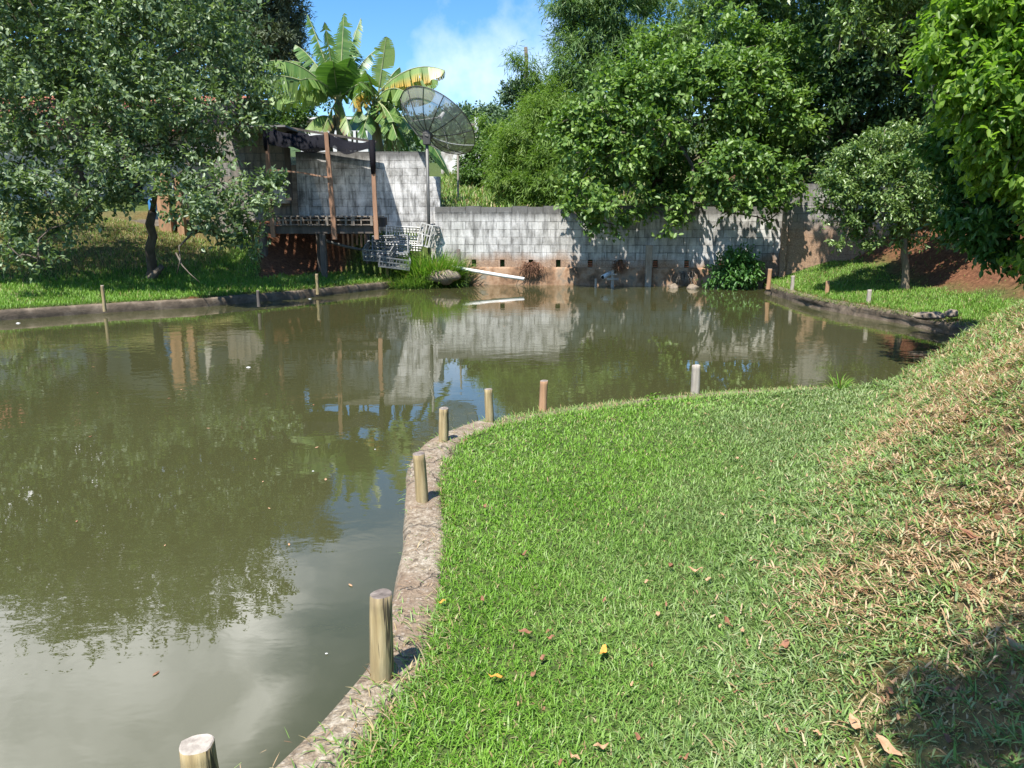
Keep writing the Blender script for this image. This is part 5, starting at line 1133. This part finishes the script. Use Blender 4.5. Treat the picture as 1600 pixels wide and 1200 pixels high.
for a_ in [(943,1018,.085,2,'bright orange curled leaf on the lawn, right of the thick post'), (776,1059,.075,2,'yellow orange leaf lowest on the green lawn'), (1087,892,.085,1,'large tan curled leaf in the middle of the lawn, right one of two'),
           (1048,884,.07,0,'brown leaf in the middle of the lawn, left one of two'), (817,867,.075,0,'brown leaf on the green lawn level with the kerb bend'), (820,987,.07,0,'brown leaf on the lawn right of the thick post top'),
           (858,984,.05,0,'small dark leaf beside the brown one near the thick post'), (1225,1008,.085,0,'dark brown leaf at the foot of the slope'), (1137,973,.08,0,'flat brown leaf left of the slope foot'), (754,935,.05,0,'reddish leaf close to the kerb beside the thick post'),
           (1388,1168,.10,1,'large tan leaf at the bottom of the slope in the shade'), (1336,1132,.09,1,'pale tan leaf near the bottom of the slope'), (1520,838,.11,0,'wide brown leaf high on the worn slope'), (1178,877,.07,0,'brown curled leaf near the slope foot'), (1130,803,.06,1,'tan leaf on the lawn far from the kerb'),
           (690,939,.05,2,'orange leaf on the kerb edge above the thick post'), (1152,716,.07,1,'tan leaf on the far pale lawn'), (938,1165,.06,1,'tan leaf at the lower middle of the lawn'), (1590,1042,.11,1,'orange tan leaf at the right edge of the slope')]:
    fallen(*a_[:4], a_[4])
r_ = random.Random(77)
for i in range(60):
    px = int(r_.uniform(1000,1590)); py = int(r_.uniform(640,1190))
    if r_.random() < .25: px = int(r_.uniform(720,1000))
    fallen(px, py, r_.uniform(.025,.055), r_.choice([0,0,1,1]), 'small dry leaf lying among the grass blades', 'small dry leaves scattered over the lawn and slope')
# things floating on the water, plus a white patch painting in a reflection
flm = nm('petal_and_glint', [(.3,(.55,.55,.5)),(.7,(.75,.75,.72))], 9, (1,1,1), .6, .1, .001)
for px, py, s, lb in ((510,1021,.006,'tiny white petal floating nearest the thick post'), (28,505,.04,'white foam bit floating at the left kerb'), (388,574,.03,'small white patch standing in for a bright reflection below the deck'), (489,736,.009,'dark speck floating left of the leaning post'), (586,702,.008,'pale speck floating near the sky reflection'), (484,467,.04,'white bit floating at the kerb below the pale thin post')):
    q = aZ(px, py, .004); mb = MB(); n = 9; vs = [(s*math.cos(6.283*k/n)*(1+.3*math.sin(k*2.3)), s*.8*math.sin(6.283*k/n), 0) for k in range(n)] + [(0,0,s*.35)]
    o = mb.add(vs, [(k,(k+1)%n,n) for k in range(n)]).build('petal_and_glint', flm, smooth=True); o.location = q; put(o, lb, 'petal')

rf = random.Random(31)
for i in range(26):
    px = rf.uniform(20, 1180); py = rf.uniform(470, 760) if px > 600 else rf.uniform(490, 1100)
    if px > 560 and py > 560: px = rf.uniform(50, 520)
    q = aZ(px, py, .004); s_ = rf.uniform(.008,.02); mb = MB(); a0 = rf.uniform(0,6.28); c0, s0 = math.cos(a0), math.sin(a0)
    if float(sdist(np.array([q.x]), np.array([q.y]))[0]) > -.1: continue
    pts = [(-1.4,0),(-.5,.4),(.4,.45),(1.4,0),(.5,-.4),(-.5,-.42)]
    o = MB().add([((x*c0-y*s0)*s_, (x*s0+y*c0)*s_, 0) for x, y in pts] + [(0,0,s_*.15)], [(k,(k+1)%6,6) for k in range(6)]).build('floating_leaf', FM[rf.choice([0,1,1])]); o.location = q
    put(o, 'tiny dry leaf floating on the open pond water', 'dead leaf', 'tiny leaves floating on the pond')
